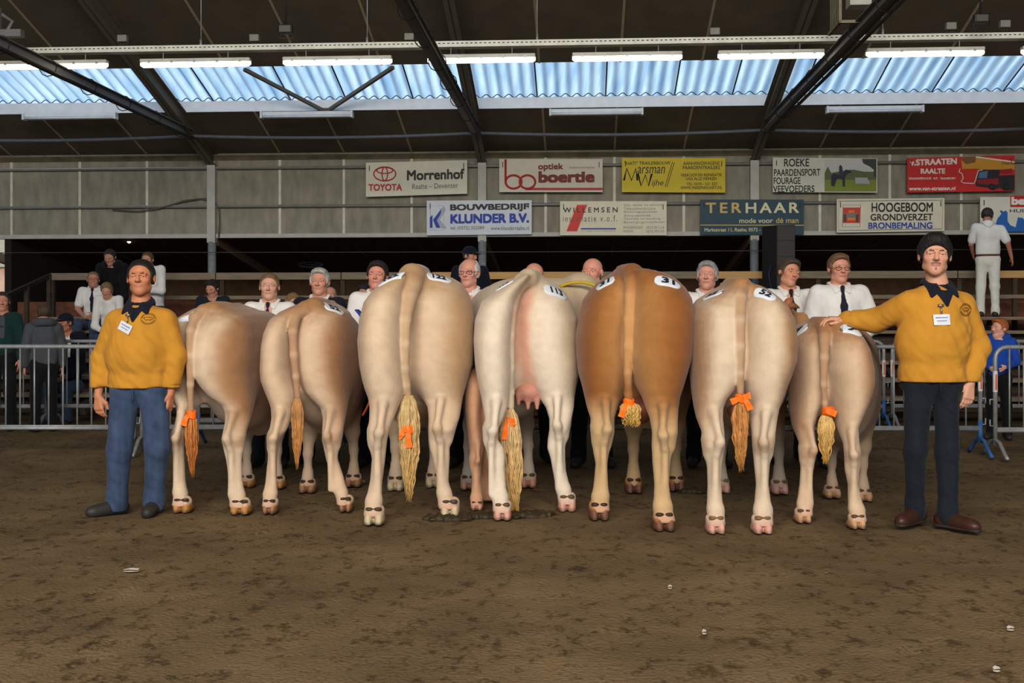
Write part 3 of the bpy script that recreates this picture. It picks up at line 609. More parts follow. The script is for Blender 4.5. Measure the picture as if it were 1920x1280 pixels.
# loudspeaker on its pole
vs = -1.25; ua, zt = wp(1431, 424, vs); ub, zb_ = wp(1493, 540, vs)
t = thing('loudspeaker', B((ua+ub)/2, vs, z5), 'tall black loudspeaker on a pole in front of the dark teal sign', 'loudspeaker')
sp = MB(B); sp.add([(u, v, z) for (u, v) in ((ua, vs+.1), (ua+.17, vs-.22), (ub-.06, vs-.22), (ub, vs+.1), (ub-.1, vs+.3), (ua+.1, vs+.3)) for z in (zb_, zt)], [(0, 1, 3, 2), (2, 3, 5, 4), (4, 5, 7, 6), (6, 7, 9, 8), (8, 9, 11, 10), (10, 11, 1, 0), (0, 2, 4, 6, 8, 10), (11, 9, 7, 5, 3, 1)])
obj('cabinet', sp(), mat('black_cabinet', (30, 29, 29), .6), t, smooth=False)
obj('grille', MB(B).box(ua+.18, ub-.07, vs-.235, vs-.222, zb_+.02, zt-.02)(), mat('dark_grille', (66, 62, 58), .8, var=.2, scale=120), t, smooth=False)
g = MB(B)
for q in (.25, .5, .75): g.box(ua+.18, ub-.07, vs-.238, vs-.234, mix(zb_, zt, q)-.006, mix(zb_, zt, q)+.006)
obj('divider', g(), mat('black_cabinet'), t, smooth=False)
for q in (.3, .62): u = ub-.16; z = mix(zb_, zt, q+.08); obj('logo_plate', MB(B).box(u-.02, u+.02, vs-.24, vs-.234, z-.01, z+.01)(), mat('black_metal'), t, smooth=False)
um = (ua+ub)/2+.03; obj('pole', MB(B).tube([(um, vs, z5), (um, vs, zb_+.02)], .02, 10)(), mat('black_metal'), t)
for a_ in (0, 2.1, 4.2): obj('leg', MB(B).tube([(um, vs, z5+.22), (um+.25*math.cos(a_), vs+.25*math.sin(a_), z5+.01)], .012, 6)(), mat('black_metal'), t)
obj('cable', MB(B).tube([(ua+.08, vs-.2, mix(zb_, zt, .35)), (ua+.04, vs-.26, mix(zb_, zt, .2)), (ua+.1, vs-.22, zb_-.05), (um, vs-.03, zb_-.2)], .009, 6)(), mat('blue_cable', (40, 46, 90), .6), t)
# ------------------------------------------------------------------ crowd barriers
M_bluep = mat('blue_paint', (52, 96, 150), .5, var=.15)
def barrier(x0, x1, d, label, left=True, right=True, blue=(), labels=()):
    """x0, x1 pixel columns of the end posts at distance d; a curved tube frame with vertical bars on splayed feet"""
    X0, X1 = (x0-960)/FPX*d, (x1-960)/FPX*d; zt, zb = 1.045, .255; r = .021
    t = thing('crowd_barrier', ((X0+X1)/2, d, 0), label, 'crowd barrier', 'crowd barriers across the arena')
    m = MB(); rc = .11
    c0 = [(X0+rc-rc*math.sin(a), d, zt-rc+rc*math.cos(a)) for a in np.linspace(0, math.pi/2, 6)]
    c1 = [(X1-rc+rc*math.sin(a), d, zt-rc+rc*math.cos(a)) for a in np.linspace(math.pi/2, 0, 6)]
    m.tube([(X1, d, .12)]+c1+c0+[(X0, d, .12)], r, 10); obj('frame', m(), M_galv, t)
    obj('bottom_rail', MB().tube([(X0, d, zb), (X1, d, zb)], .019, 8)(), M_galv, t); obj('lower_rail', MB().tube([(X0, d, zb+.17), (X1, d, zb+.17)], .011, 8)() if 0 else MB().tube([(X0, d, zb+.02), (X1, d, zb+.02)], .012, 8)(), M_galv, t)
    n = int((X1-X0)/.141)
    for k in range(1, n+1):
        x = X0+(X1-X0)*k/(n+1); obj('bar', MB().tube([(x, d, zb), (x, d, zt)], .0085, 7)(), M_galv, t)
    for k, (x, on) in enumerate(((X0, left), (X1, right))):
        if not on: continue
        f = MB(); s = 1 if k == 0 else -1
        f.tube([(x-.0, d-.27, .012), (x, d-.21, .05), (x, d-.1, .145), (x, d, .17), (x, d+.1, .145), (x, d+.21, .05), (x, d+.27, .012)], .019, 8)
        obj('foot', f(), M_bluep if k in blue else M_galv, t, label='blue painted foot' if k in blue else None)
        if k in blue: obj('paint_band', MB().tube([(x, d, .12), (x, d, .34)], .023, 10)(), M_bluep, t)
        if k in labels:
            obj('sticker', MB().tube([(x, d, .62), (x, d, .82)], .0225, 12, cap=False)(), mat('white_sticker', (206, 200, 196), .5), t)
            q = obj('lettering', MB().box(x-.008, x+.008, d-.0245, d-.0235, .64, .79)(), mat('orange_red_print', (206, 90, 60), .5), t, smooth=False)
        h = MB(); h.tube([(x, d, .55), (x-s*.05, d, .55), (x-s*.05, d, .50)], .008, 6).tube([(x, d, .3), (x-s*.05, d, .3), (x-s*.05, d, .36)], .008, 6); obj('hook', h(), M_galv, t)
D1 = 10.85
barrier(-230, 252, D1, 'grey steel crowd barrier at the far left behind the man in jeans', labels=())
barrier(266, 748, D1+.02, 'grey steel crowd barrier running behind the two left cows')
barrier(754, 1236, D1, 'grey steel crowd barrier behind the pale middle cows')
barrier(1352, 1838, D1-.1, 'grey steel crowd barrier with blue right foot behind the dark jeans', blue=(1,), labels=(1,))
barrier(1866, 2348, D1-.25, 'grey steel crowd barrier cut by the right edge, red and white sticker on its post', labels=(0,))
barrier(-280, 87, 13.5, 'back row crowd barrier at the left edge, white sticker on its right post', labels=(1,))
barrier(104, 470, 13.55, 'back row crowd barrier behind the man with the cap, red sticker on post', labels=(0,))
barrier(372, 640, 11.6, 'blue footed crowd barrier seen between the legs of the leftmost cow', blue=(0, 1))
barrier(1270, 1657, 13.5, 'back row crowd barrier with blue right post behind the rightmost cow', blue=(1,), labels=(1,))
barrier(1673, 2040, 13.55, 'back row crowd barrier behind the tall man in dark jeans', labels=(0,))
# ------------------------------------------------------------------ small things on the ground
def lump(cx, cy, r, n, h, name, m, label, cat, kind=None):
    f = Fld((cx-r*1.4, cy-r*1.4, -.03), (cx+r*1.4, cy+r*1.4, h*2+.03), .008); rg = np.random.default_rng(int(abs(cx*100)+cy*37))
    for _ in range(n*3):
        a, q = rg.uniform(0, 6.28), r*math.sqrt(rg.uniform()); e = rg.uniform(.008, .026); f.ell((cx+q*math.cos(a), cy+q*.5*math.sin(a), 0), (e*1.3, e, h*rg.uniform(.3, 1)), .006)
    obj(name, f.surf(), m, label=label, cat=cat, kind=kind)
M_dung = mat('wet_manure', (52, 42, 24), .6, var=.3, scale=30)
for x, y, r, n, w in ((840, 972, .16, 30, 'behind the right hoof of the largest cow'), (906, 968, .14, 26, 'behind the small calf legs'), (984, 966, .18, 34, 'under the tail of the whitest cow'), (1305, 921, .13, 20, 'between two cows on the shaded ground')):
    d = gd(y); lump((x-960)/FPX*d, d+.02, r, n, .03, 'manure_patch', M_dung, 'dark wet manure patch '+w, 'manure', 'stuff')
M_paper = mat('white_paper_scrap', (214, 208, 198), .8)
for k, (x, y) in enumerate(((245, 1072), (1894, 1182), (1868, 1259), (1256, 1104), (1320, 1189), (665, 905))):
    d = gd(y); x = (x-960)/FPX*d; w = [.055, .02, .018, .014, .012, .11][k]
    m = MB(); m.add([(x+w*a, d+.016*b, .012+.008*c) for a, b, c in ((-.7, -.6, 0), (-.1, -1, .6), (.7, -.4, .1), (.8, .5, .5), (0, .9, .9), (-.6, .5, .2))], [(0, 1, 4, 5), (1, 2, 3, 4)])
    m.add([(x+w*a, d+.016*b, .004) for a, b in ((-.7, -.6), (-.1, -1), (.7, -.4), (.8, .5), (0, .9), (-.6, .5))], [(5, 4, 3, 2, 1, 0)])
    obj('paper_scrap', m(), M_paper, smooth=False, label=['white scrap on the dirt at the lower left', 'tiny white scrap at the right edge of the dirt', 'tiny white scrap in the lower right corner', 'tiny white scrap below the brown cow', 'tiny white scrap at the bottom right of centre', 'pale straw scrap behind the second cow'][k], cat='scrap', group='scraps on the ground')
# ------------------------------------------------------------------ cows, seen from behind
M_hide = mat('cow_hide', attr=True, rough=.8, var=.07, scale=14, bump=.12, bscale=60, spec=.15, sheen=.15)
M_hoof = mat('hoof_horn', attr=True, rough=.6, var=.15, scale=30)
M_hair = mat('tail_hair', attr=True, rough=.7, var=.25, scale=25, spec=.25)
M_rib = mat('orange_ribbon', (255, 112, 16), .6, var=.08, scale=20)
M_tag = mat('white_number_sticker', (214, 218, 222), .5, var=.05); M_ink = mat('black_marker', (36, 40, 58), .5)
PZ = np.array([0, .05, .085, .12, .20, .27, .315, .345, .38, .42, .47, .53, .60, .70, .78, .86, .93, .97, 1.0])
PC = np.array([-.03, -.005, .02, .03, .05, .05, .045, .035, .05, .090, .165, .23, .29, .33, .34, .37, .42, .45, .47])
PH = np.array([.065, .06, .05, .045, .042, .046, .055, .085, .080, .088, .140, .24, .325, .378, .375, .37, .34, .30, .24])
def cow(name, label, rows, feet, front, tail, cream, tan, group='beef cows lined up', tint=None, tags=(), tassel=None, ribbon=None, udder=None, head=None, girth=1., hoofcol=((150, 104, 70), (60, 44, 30)), warm=.5, cat='cow', fine=.011, pat=(.35, 1.0), shank=None, neck=True, notail=False):
    rows = np.array(rows, float); k = 1
    dL, dR = gd(feet[0][1]), gd(feet[1][1]); dm = (dL+dR)/2
    top = rows[0, 0]; H = HC-(top-HY)/FPX*(dm+.35)
    def conv(y, x, df):
        z = HC-(y-HY)/FPX*df; D = df+.28*ss(.42*H, .72*H, z)+.04; z = HC-(y-HY)/FPX*D
        return (x-960)/FPX*D, z, D
    fl = np.array([(feet[0][0]-960)/FPX*dL, dL, 0]); fr_ = np.array([(feet[1][0]-960)/FPX*dR, dR, 0]); mid = (fl+fr_)/2
    gf = [np.array([(x-960)/FPX*gd(y), gd(y), 0]) for x, y in front]; fm = (gf[0]+gf[1])/2
    hv = fm-mid; L = float(np.clip(np.hypot(hv[0], hv[1]), .75 if H < 1 else 1.05, 1.5)); hd = hv/np.hypot(hv[0], hv[1]); rt = np.array([hd[1], -hd[0], 0])
    W = (rows[:, 4]-rows[:, 1]).max()/2/FPX*(dm+.3)
    def A(al, sd, z): return mid+hd*al+rt*sd+np.array([0, 0, z])
    sc = H/1.55
    lo = np.minimum.reduce([mid, A(L+.95*sc, -.5, 0), A(L+.95*sc, .5, 0), fl, fr_]+gf)-np.array([.62*W/.37, .32, .02]); hi = np.maximum.reduce([mid, A(L+.95*sc, -.5, 0), A(L+.95*sc, .5, 0), fl, fr_]+gf)+np.array([.62*W/.37, .3, 0])
    lo[2] = -.03; hi[2] = H+.12
    if head is not None: lo = np.minimum(lo, np.array(head)-.3); hi = np.maximum(hi, np.array(head)+.3); lo[2] = -.03
    F = Fld(lo, hi, .024, fx=[(min(fl[0], fr_[0])-.45, max(fl[0], fr_[0])+.5, fine)], fy=[(dm-.4, dm+.55, fine)], fz=[(-.05, H+.1, fine)])
    def half(yy, a, b, df, sh=0., sq=1.):
        zz, xc, w, yc, hh = [], [], [], [], []
        for y, xa, xb in zip(yy, a, b):
            x0, z, D = conv(y, xa, df); x1 = conv(y, xb, df)[0]
            r = max(z, 0)/H; c = np.interp(r, PZ, PC)*sc; h = np.interp(r, PZ, PH)*sc
            zz.append(z); xc.append((x0+x1)/2); w.append(max((x1-x0)/2*sq, .012)); yc.append(df+c+sh); hh.append(h*(.98 if sq == 1 else .97))
        o = np.argsort(zz); q = lambda v: np.array(v)[o]
        return q(zz), q(xc), q(yc), q(w), q(hh)
    y = rows[:, 0]
    xt = rows[:, 2]
    ov = np.where(np.abs(rows[:, 3]-rows[:, 2]) < 1.5, 3., 0.)
    zc = None
    for df, a, b in ((dL, rows[:, 1], rows[:, 2]+ov), (dR, rows[:, 3]-ov, rows[:, 4])):
        p = half(y, a, b, df); F.prof(*p, k=.03*sc, e=2.3)
    up = rows[:, 3]-rows[:, 2] < 46
    yy = y[up]; p = half(yy, rows[up, 1]+2, rows[up, 4]-2, dm, sh=.115*sc, sq=.97); zq = (p[0]-p[0][0])/(p[0][-1]-p[0][0]); lowt = 1-ss(0, .95, zq); p = (p[0], p[1], p[2]+.26*sc*lowt, p[3]*(1-.35*lowt), p[4]*(1-.45*lowt)); F.prof(*p, k=.06*sc, e=2.1)
    # hock points, tendons, fetlocks
    for df, a, b, sg in ((dL, rows[:, 1], rows[:, 2], -1), (dR, rows[:, 3], rows[:, 4], 1)):
        def mx(zq):
            Z = np.array([conv(q, 960, df)[1] for q in y])[::-1]; yq = np.interp(zq, Z, y[::-1]); aa, bb = np.interp(yq, y, a), np.interp(yq, y, b)
            x0 = conv(yq, aa, df)[0]; x1 = conv(yq, bb, df)[0]; return (x0+x1)/2, (x1-x0)/2
        x, w = mx(.345*H); F.cone((x-.25*w*sg, df-.062*sc, .362*H), (x-.1*w*sg, df-.03*sc, .315*H), .026*sc, .020*sc, .022); F.cone((x, df-.015*sc, .30*H), (x, df-.0, .1*H), .018*sc, .020*sc, .035)
        x2, w2 = mx(.45*H); F.cone((x-.25*w*sg, df-.058*sc, .365*H), (x2-.1*w2*sg, df-.0*sc, .47*H), .020*sc, .024*sc, .045)
        F.cone((x+.35*w*sg, df-.06*sc, .385*H), (x2+.45*w2*sg, df-.04*sc, .46*H), .006*sc, .008*sc, .05, 's')
        F.cone((x+.6*w*sg, df+.06*sc, .36*H), (x+.5*w*sg, df+.05*sc, .31*H), .03*sc, .026*sc, .04)
        x, w = mx(.085*H); F.ell((x, df+.01, .088*H), (w*.95, .05*sc, .035*sc), .03)
        # muscle lines on the thigh
        x, w = mx(.62*H)
        F.cone((x+.60*w*sg, df-.055*sc, .55*H), (x+.45*w*sg, df-.075*sc, .74*H), .006*sc, .006*sc, .06*sc, 's')
    # barrel, shoulders, chest, neck
    rot = np.stack([rt, hd, [0, 0, 1]], 1)
    F.frame(mid, rot)
    ww = W*girth
    F.ell((0, .22*sc+L*.50, .665*H), (ww*.95, L*.50, .315*H), .10)
    F.chain([(0, .5, H*.955-.15*sc), (0, L*.6, H*.945-.15*sc), (0, L+.05, H*.955-.15*sc)], [.15*sc, .16*sc, .15*sc], .12)
    F.ell((0, L*.95, .60*H), (ww*.76, .36*sc, .31*H), .12)
    F.ell((0, L+.25*sc, .52*H), (ww*.5, .22*sc, .2*H), .1)
    F.frame()
    for i, g in enumerate(gf):
        s = (-1, 1)[i]; e = A(L*.98, s*ww*.5, .52*H); kn = g*.75+(mid+hd*L+rt*s*ww*.42)*.25; kn = np.array([kn[0], kn[1]-.0, .30*H])
        F.chain([A(L, s*ww*.5, .68*H), e, kn], [.13*sc, .105*sc, .056*sc], .05)
        F.chain([kn, (g[0], g[1]+.01, .20*H), (g[0], g[1]+.01, .11*H), (g[0], g[1], .075*H), (g[0], g[1]-.01, .02)], [.058*sc, .038*sc, .036*sc, .045*sc, .052*sc], .03)
        F.ell(kn+np.array([0, -.01, .01]), (.058*sc, .055*sc, .07*sc), .03)
    if neck:
        hp = np.array(head) if head is not None else A(L+.80*sc, 0, .66*H)
        w0 = A(L*.98, 0, .80*H)
        F.chain([w0, w0*.45+hp*.55+np.array([0, 0, -.02]), hp], [.24*sc, .20*sc, .13*sc], .1)
        F.cone(A(L*1.0, 0, .62*H), hp+np.array([0, 0, -.14*sc]), .2*sc, .10*sc, .08)
        mz = hp+hd*.12*sc+np.array([0, 0, -.34*sc]); F.chain([hp, hp*.5+mz*.5+hd*.04, mz], [.135*sc, .105*sc, .078*sc], .05); F.ell(hp+np.array([0, 0, .06*sc]), (.125*sc, .09*sc, .08*sc), .04)
        for s in (-1, 1):
            e0 = hp+rt*s*.11*sc+np.array([0, 0, .02]); e1 = hp+rt*s*.21*sc+np.array([0, -.02, .035*sc]); F.chain([e0, e0*.45+e1*.55, e1], [.035*sc, .058*sc, .02*sc], .02, fl=(1, .4, 1))
    # tail: dock in the body mesh
    tp = []
    if not notail:
        for i, (x, yq, w) in enumerate(tail):
            _, z, D = conv(yq, x, dm); r = z/H
            yb = np.interp(r, PZ, PC-PH)*sc if r > .5 else np.interp(.5, PZ, PC-PH)*sc
            D2 = dm+yb+.03 if i else dm+yb+.035
            D2 = min(D2, dm+.30)
            tp.append(((x-960)/FPX*D2, D2, HC-(yq-HY)/FPX*D2, w/2/FPX*D2))
        q = tp[0]; F.cone((q[0]*.6+mid[0]*.4, q[1]+.22*sc, q[2]-.01), q[:3], q[3]*1.3, q[3]*1.05, .05)
        F.chain([t_[:3] for t_ in tp], [t_[3] for t_ in tp], .016)
    F.g = np.maximum(F.g, (.045*sc-F.ax[2]).reshape(1, 1, -1).astype(np.float32))
    v, f = F.surf(); v = relax(v, f, 1, .5)
    # coat: cream inner thighs and shanks, tan back, flanks and tail
    c0, c1 = np.array(lin(cream))*.93, np.array(lin(tan))*.80; rel = (v-mid)@np.stack([rt, hd, [0, 0, 1]], 1); al = rel[:, 1]; zr = v[:, 2]/H
    xcl = np.interp(v[:, 2], [conv(q, 960, dm)[1] for q in y][::-1], [(q-960)/FPX*(dm+.2) for q in (rows[:, 2]+rows[:, 3])/2][::-1])
    u = np.abs(v[:, 0]-xcl)/W; n = vnoise(v, 4, 7)*.08+vnoise(v, 14, 9)*.03+vnoise(v, 45, 3)*.02
    t = np.maximum.reduce([ss(pat[0], pat[1], u+n)*ss(.30, .5, zr)*.9, ss(.84, 1.02, zr+n*.5)*.95, ss(.28, .85, al+n*.6)*ss(.22, .5, zr)*.9])
    t = np.maximum(t, .35*ss(.2, .8, n+.4)*warm)
    t = np.maximum(t, .75*ss(.03, .0, np.abs(zr-.345)-.02)*ss(.05, -.02, np.abs(al+.0)-.05)*.6)
    if tp:
        TP = np.array([t_[:3] for t_ in tp]); dt = np.full(len(v), 9.)
        for i in range(len(TP)-1):
            ba = TP[i+1]-TP[i]; s = np.clip(((v-TP[i])@ba)/(ba@ba), 0, 1); dt = np.minimum(dt, np.linalg.norm(v-TP[i]-s[:, None]*ba, axis=1))
        rad = np.interp(v[:, 2], [q[2] for q in tp][::-1], [q[3] for q in tp][::-1])
        t = np.maximum(t, (.55+.25*warm)*ss(1.35, .9, dt/rad))
    col = mix(c0[None], c1[None], np.clip(t, 0, 1)[:, None])
    if shank is not None: col = mix(col, np.array(lin(shank))[None]*.9, (ss(.50, .34, zr+n*.4)*.8)[:, None])
    pk = np.array(lin((206, 150, 128)))
    if tint is not None:
        tw = ss(.09, .01, np.abs(v[:, 0]-xcl-tint[0])+.02*vnoise(v, 16, 2))*ss(tint[1], tint[1]+.1, zr)*ss(tint[2]+.06, tint[2]-.04, zr)*ss(.5, .2, al); col = mix(col, np.array(lin(tint[3]))[None], (tw*.8)[:, None])
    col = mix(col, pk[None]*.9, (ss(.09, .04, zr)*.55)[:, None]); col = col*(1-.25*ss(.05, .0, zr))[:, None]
    c = thing(name, (mid[0], mid[1], 0), label, cat, group)
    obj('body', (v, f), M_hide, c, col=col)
    bvh = BVHTree.FromPolygons(v.tolist(), f.tolist())
    # cloven hooves with dew claws
    h0, h1 = np.array(lin(hoofcol[0])), np.array(lin(hoofcol[1]))
    for g, ws in ((fl, rows[-1, 2]-rows[-1, 1]), (fr_, rows[-1, 4]-rows[-1, 3]), (gf[0], 32), (gf[1], 32)):
        w = ws/2/FPX*g[1]; F = Fld((g[0]-w*1.4, g[1]-.13, -.02), (g[0]+w*1.4, g[1]+.2, .17*sc), .008)
        for s in (-1, 1):
            F.frame((g[0]+s*w*.5, g[1], 0)); F.prof([0.002, .03, .055*sc, .075*sc], [0, 0, 0, 0], [.02, .012, .0, -.0], [w*.50, w*.50, w*.46, w*.3], [.105*sc, .09*sc, .072*sc, .05*sc], .01, 2.4)
            F.frame(); F.ell((g[0]+s*w*.40, g[1]-.040*sc, .094*sc), (w*.42, .022*sc, .0125*sc), .006)
        F.cone((g[0]-w*.42, g[1]+.01, .085*sc), (g[0]+w*.42, g[1]+.01, .085*sc), .034*sc, None, .025)
        hv_, hf = F.surf(); tt = ss(.075*sc, .035*sc, hv_[:, 2]); pk_ = c0*.9+np.array((.03, .0, .0)); cc = mix(h0[None], pk_[None], ss(.05*sc, .075*sc, hv_[:, 2]+.006*vnoise(hv_, 60, 4))[:, None]); dw = ss(.020*sc, .010*sc, np.abs(hv_[:, 2]-.094*sc)+.004*vnoise(hv_, 70, 5))*ss(-.024*sc, -.036*sc, hv_[:, 1]-g[1]); cc = mix(cc, h1[None], dw[:, None]); cc = mix(cc, h1[None], (ss(.035, .006, hv_[:, 2]+.008*vnoise(hv_, 45, 8))*.85)[:, None])
        obj('hoof', (hv_, hf), M_hoof, c, col=cc)
    # udder
    if isinstance(udder, tuple):
        x, yq, w, hgt, teats, uc = udder; D = dm+.26; D += .12; ctr = P(x, yq, D); F = Fld(ctr-np.array([w*1.4, .25, hgt*1.8]), ctr+np.array([w*1.4, .25, hgt*1.5]), .008)
        F.ell(ctr, (w, .15, hgt), .03)
        for tx, ty in teats: q = P(tx, ty, D-.1); F.chain([(q[0], q[1], q[2]+.06), q], [.022, .012], .02)
        uv, uf = F.surf(); obj('udder', (uv, uf), mat('udder_skin_%d' % uc[0], uc, .6, var=.1), c)
    # tail switch: a bundle of wavy locks
    if tassel:
        x0, y0, x1, y1, wt, bot, hc, ht = tassel; D = tp[-1][1]-.01; a = np.array(tp[-1][:3]) if not ribbon else P(x0, y0, D); b = P(x1, y1, D); rg = np.random.default_rng(int(x0)); m = MB(); cols = []
        w = wt/2/FPX*D; hA, hB = np.array(lin(hc)), np.array(lin(ht))
        for i in range(110):
            an = rg.uniform(0, 6.28); rr = math.sqrt(rg.uniform()); ln = rg.uniform(.72, 1.03) if i > 12 else rg.uniform(.45, .8); ph = rg.uniform(0, 6.28); fr = rg.uniform(3, 8); rg_w = rg.uniform(); pts = []; rs = []
            for s in np.linspace(0, 1, 12):
                pr = np.interp(s, [0, .12, .3, .6, 1], [.35, .8, 1., .85, .35*bot]); amp = (.10+.14*rg_w)*w*(s**.7)
                pts.append(tuple(a+(b-a)*s*ln+np.array([math.cos(an)*rr*w*pr+amp*math.sin(fr*s*6.28*.6+ph), math.sin(an)*rr*w*.7*pr+amp*.5*math.cos(fr*s*6+ph), rg.uniform(-.004, .004)]))); rs.append(np.interp(s, [0, .2, .7, 1], [.005, .0070, .0052, .0012])*min(1.3, w/.055))
            m.tube(pts, rs, 5); q = rg.uniform(0, 1)
            for s in np.linspace(0, 1, 12): cols += [mix(mix(hA, hB, np.clip(s*1.1-.1+.5*(q-.5), 0, 1))*(.75+.5*q), hB, 0)]*5
        sv, sf = m(); sw = obj('tail_switch', (sv, sf), M_hair, c, col=np.array(cols))
    if ribbon:
        x, yq, w, kind = ribbon; D = tp[-1][1]-.015; q = P(x, yq, D); r = w/2/FPX*D; m = MB()
        for dz in np.linspace(-.018, .018, 4): m.tube([(q[0]+r*math.cos(a), q[1]+r*math.sin(a), q[2]+dz+.006*math.sin(a*2)) for a in np.linspace(0, 6.283, 16)[:-1]], .008, 6, closed=True)
        rb = obj('tail_ribbon', m(), M_rib, c)
        ends = {'drop': [((.2, -.25), (.1, -1.0), (.25, -2.6)), ((-.6, -.2), (-.9, -1.0), (-.7, -1.2))], 'left': [((-.7, 0), (-1.0, -1.4), (-1.0, -3.4)), ((.3, -.2), (.5, -.6), (.6, -.8))], 'bow': [((-.4, .1), (-1.2, -.2), (-2.2, -.65)), ((.4, .1), (1.2, -.5), (1.9, -2.3)), ((.4, .2), (1.0, .6), (1.9, .75))], 'wrap': [((-.8, .2), (0, .0), (1.0, -.35))], 'down': [((-.5, 0), (-1.1, -1.0), (-1.6, -2.6))]}[kind]
        for e in ends:
            m = MB(); pts = [q+np.array([dx*r*1.1, -r*1.05-.012, dz*r*1.1]) for dx, dz in e]; n = 8; top_ = []; bt = []
            for s in np.linspace(0, 1, n):
                p_ = (1-s)**2*pts[0]+2*s*(1-s)*pts[1]+s*s*pts[2]; dv = 2*(1-s)*(pts[1]-pts[0])+2*s*(pts[2]-pts[1]); dv /= np.linalg.norm(dv)+1e-9; pe = np.array([-dv[2], 0, dv[0]])*(.013+.008*s)
                top_.append(p_+pe+np.array([0, .006*math.sin(s*9), 0])); bt.append(p_-pe)
            V_ = [tuple(z_) for z_ in top_+bt]+[tuple(z_+np.array([0, .003, 0])) for z_ in top_+bt]
            Fc = []
            for i in range(n-1): Fc += [(i, i+1, n+i+1, n+i), (2*n+i, 3*n+i, 3*n+i+1, 2*n+i+1)]
            m.add(V_, Fc); o = obj('ribbon_end', m(), M_rib, rb)
    # number stickers, pressed onto the hide
    for (xa, ya, xb, yb_, wpx, txt) in tags:
        O = Vector((0, 0, HC)); hits = []
        for x, yq in ((xa, ya), (xb, yb_), ((xa+xb)/2, (ya+yb_)/2)):
            for dy in range(0, 26, 2):
                d = Vector(((x-960)/FPX, 1, -(yq+dy-HY)/FPX)).normalized(); h = bvh.ray_cast(O, d)
                if h[0] is not None and h[0].y < dm+.95: hits.append((h[0], h[1])); break
        if len(hits) < 3: print('TAG MISS', name, txt, len(hits)); continue
        Pa, Pb, Cn = hits[0][0], hits[1][0], hits[2][0]
        ax = (Pb-Pa); ln = max(.14, min(.24, ax.length)); ax.normalize(); nn = (hits[0][1]+hits[1][1]+hits[2][1]).normalized(); ax = (ax-nn*ax.dot(nn)).normalized(); sd = nn.cross(ax); wd_ = wpx
        def drape(s, q, off):
            p_ = Cn+ax*s+sd*q; h = bvh.ray_cast(p_+nn*.12, -nn, .3); return (h[0]+nn*off) if h[0] is not None and abs((h[0]-p_).dot(nn)) < .035 else p_+nn*off
        m = MB(); N = 14; K = 6; g1 = []
        for i in range(N+1):
            s = -ln/2+ln*i/N; e = (abs(s)/(ln/2)); hw = wd_/2*(1-e**4)**.5 if e < 1 else .0
            hw = max(hw, .012)
            for j in range(K+1): g1.append((s, -hw+2*hw*j/K))
        n1 = len(g1); m.add([tuple(drape(s, q, .007)) for s, q in g1]+[tuple(drape(s, q, -.004)) for s, q in g1], [(i*(K+1)+j, (i+1)*(K+1)+j, (i+1)*(K+1)+j+1, i*(K+1)+j+1) for i in range(N) for j in range(K)]+[(n1+i*(K+1)+j, n1+i*(K+1)+j+1, n1+(i+1)*(K+1)+j+1, n1+(i+1)*(K+1)+j) for i in range(N) for j in range(K)]+[(i*(K+1), n1+i*(K+1), n1+(i+1)*(K+1), (i+1)*(K+1)) for i in range(N)]+[(i*(K+1)+K, (i+1)*(K+1)+K, n1+(i+1)*(K+1)+K, n1+i*(K+1)+K) for i in range(N)])
        tg = obj('number_sticker', m(), M_tag, c)
        if txt:
            fv, ff = fontmesh(txt, .035); lo_, hi_ = fv.min(0), fv.max(0); sx = ln*.52/(hi_[0]-lo_[0]); sy = wd_*.58/(hi_[1]-lo_[1])
            flip = 1 if sd.z*1+sd.y*.3 > 0 else -1
            o = [tuple(drape(flip*(p_[0]-(lo_[0]+hi_[0])/2)*sx, flip*(p_[1]-(lo_[1]+hi_[1])/2)*sy, .010+p_[2]*.2)) for p_ in fv]
            obj('numeral', (np.array(o), ff), M_ink, tg, smooth=False)
    return c, A, L, H, bvh, mid
R1 = [(572,384,398,398,430),(580,362,396,396,448),(590,346,390,390,462),(605,326,375,375,471),(630,317,366,366,478),(665,315,362,362,479),(700,317,358,366,475),(727,320,358,382,473),(741,323,360,392,472),(759,328,365,414,470),(775,328,358,418,467),(792,326,352,419,464),(808,323,347,418,461),(822,321,345,416,458),(840,324,344,419,455),(863,329,345,424,453),(900,331,348,430,455),(925,329,353,432,460),(943,327,357,434,465),(962,327,361,436,474)]
cow('cow', 'small tan cow at the left end, tail swung left, beside the man in jeans', R1, [(343,959),(452,962)], [(462,912),(519,914)], [(400,581,26),(381,583,24),(365,596,20),(358,620,17),(356,666,15),(357,720,13),(358,770,11)], (216,190,160), (166,114,68), tags=[(342,602,362,591,.045,'')], tassel=(359,778,361,892,26,.25,(182,116,58),(158,88,36)), ribbon=(359,777,14,'down'), hoofcol=((176,120,62),(56,42,28)))
R2 = [(567,566,585,585,613),(575,545,580,580,632),(585,525,570,570,646),(600,508,560,560,653),(625,500,554,554,657),(650,497,552,552,658),(690,495,554,556,656),(712,494,556,562,654),(735,498,560,572,651),(750,502,557,584,650),(765,505,550,598,648),(785,506,543,603,645),(806,505,537,604,643),(824,503,526,604,638),(840,503,521,607,635),(860,502,519,611,633),(895,499,519,622,645),(925,496,520,631,653),(943,495,521,634,658),(962,494,521,638,663)]
c2 = cow('cow', 'tan cow second from the left with an orange tinged tail and no ribbon', R2, [(507,961),(649,957)], [(577,922),(663,911)], [(590,573,28),(572,578,26),(555,590,21),(549,622,17),(551,665,15),(555,705,13),(558,745,11)], (214,184,152), (162,108,62), tags=[(608,571,643,586,.10,'52')], tassel=(558,748,557,876,22,.4,(180,130,78),(172,112,50)))
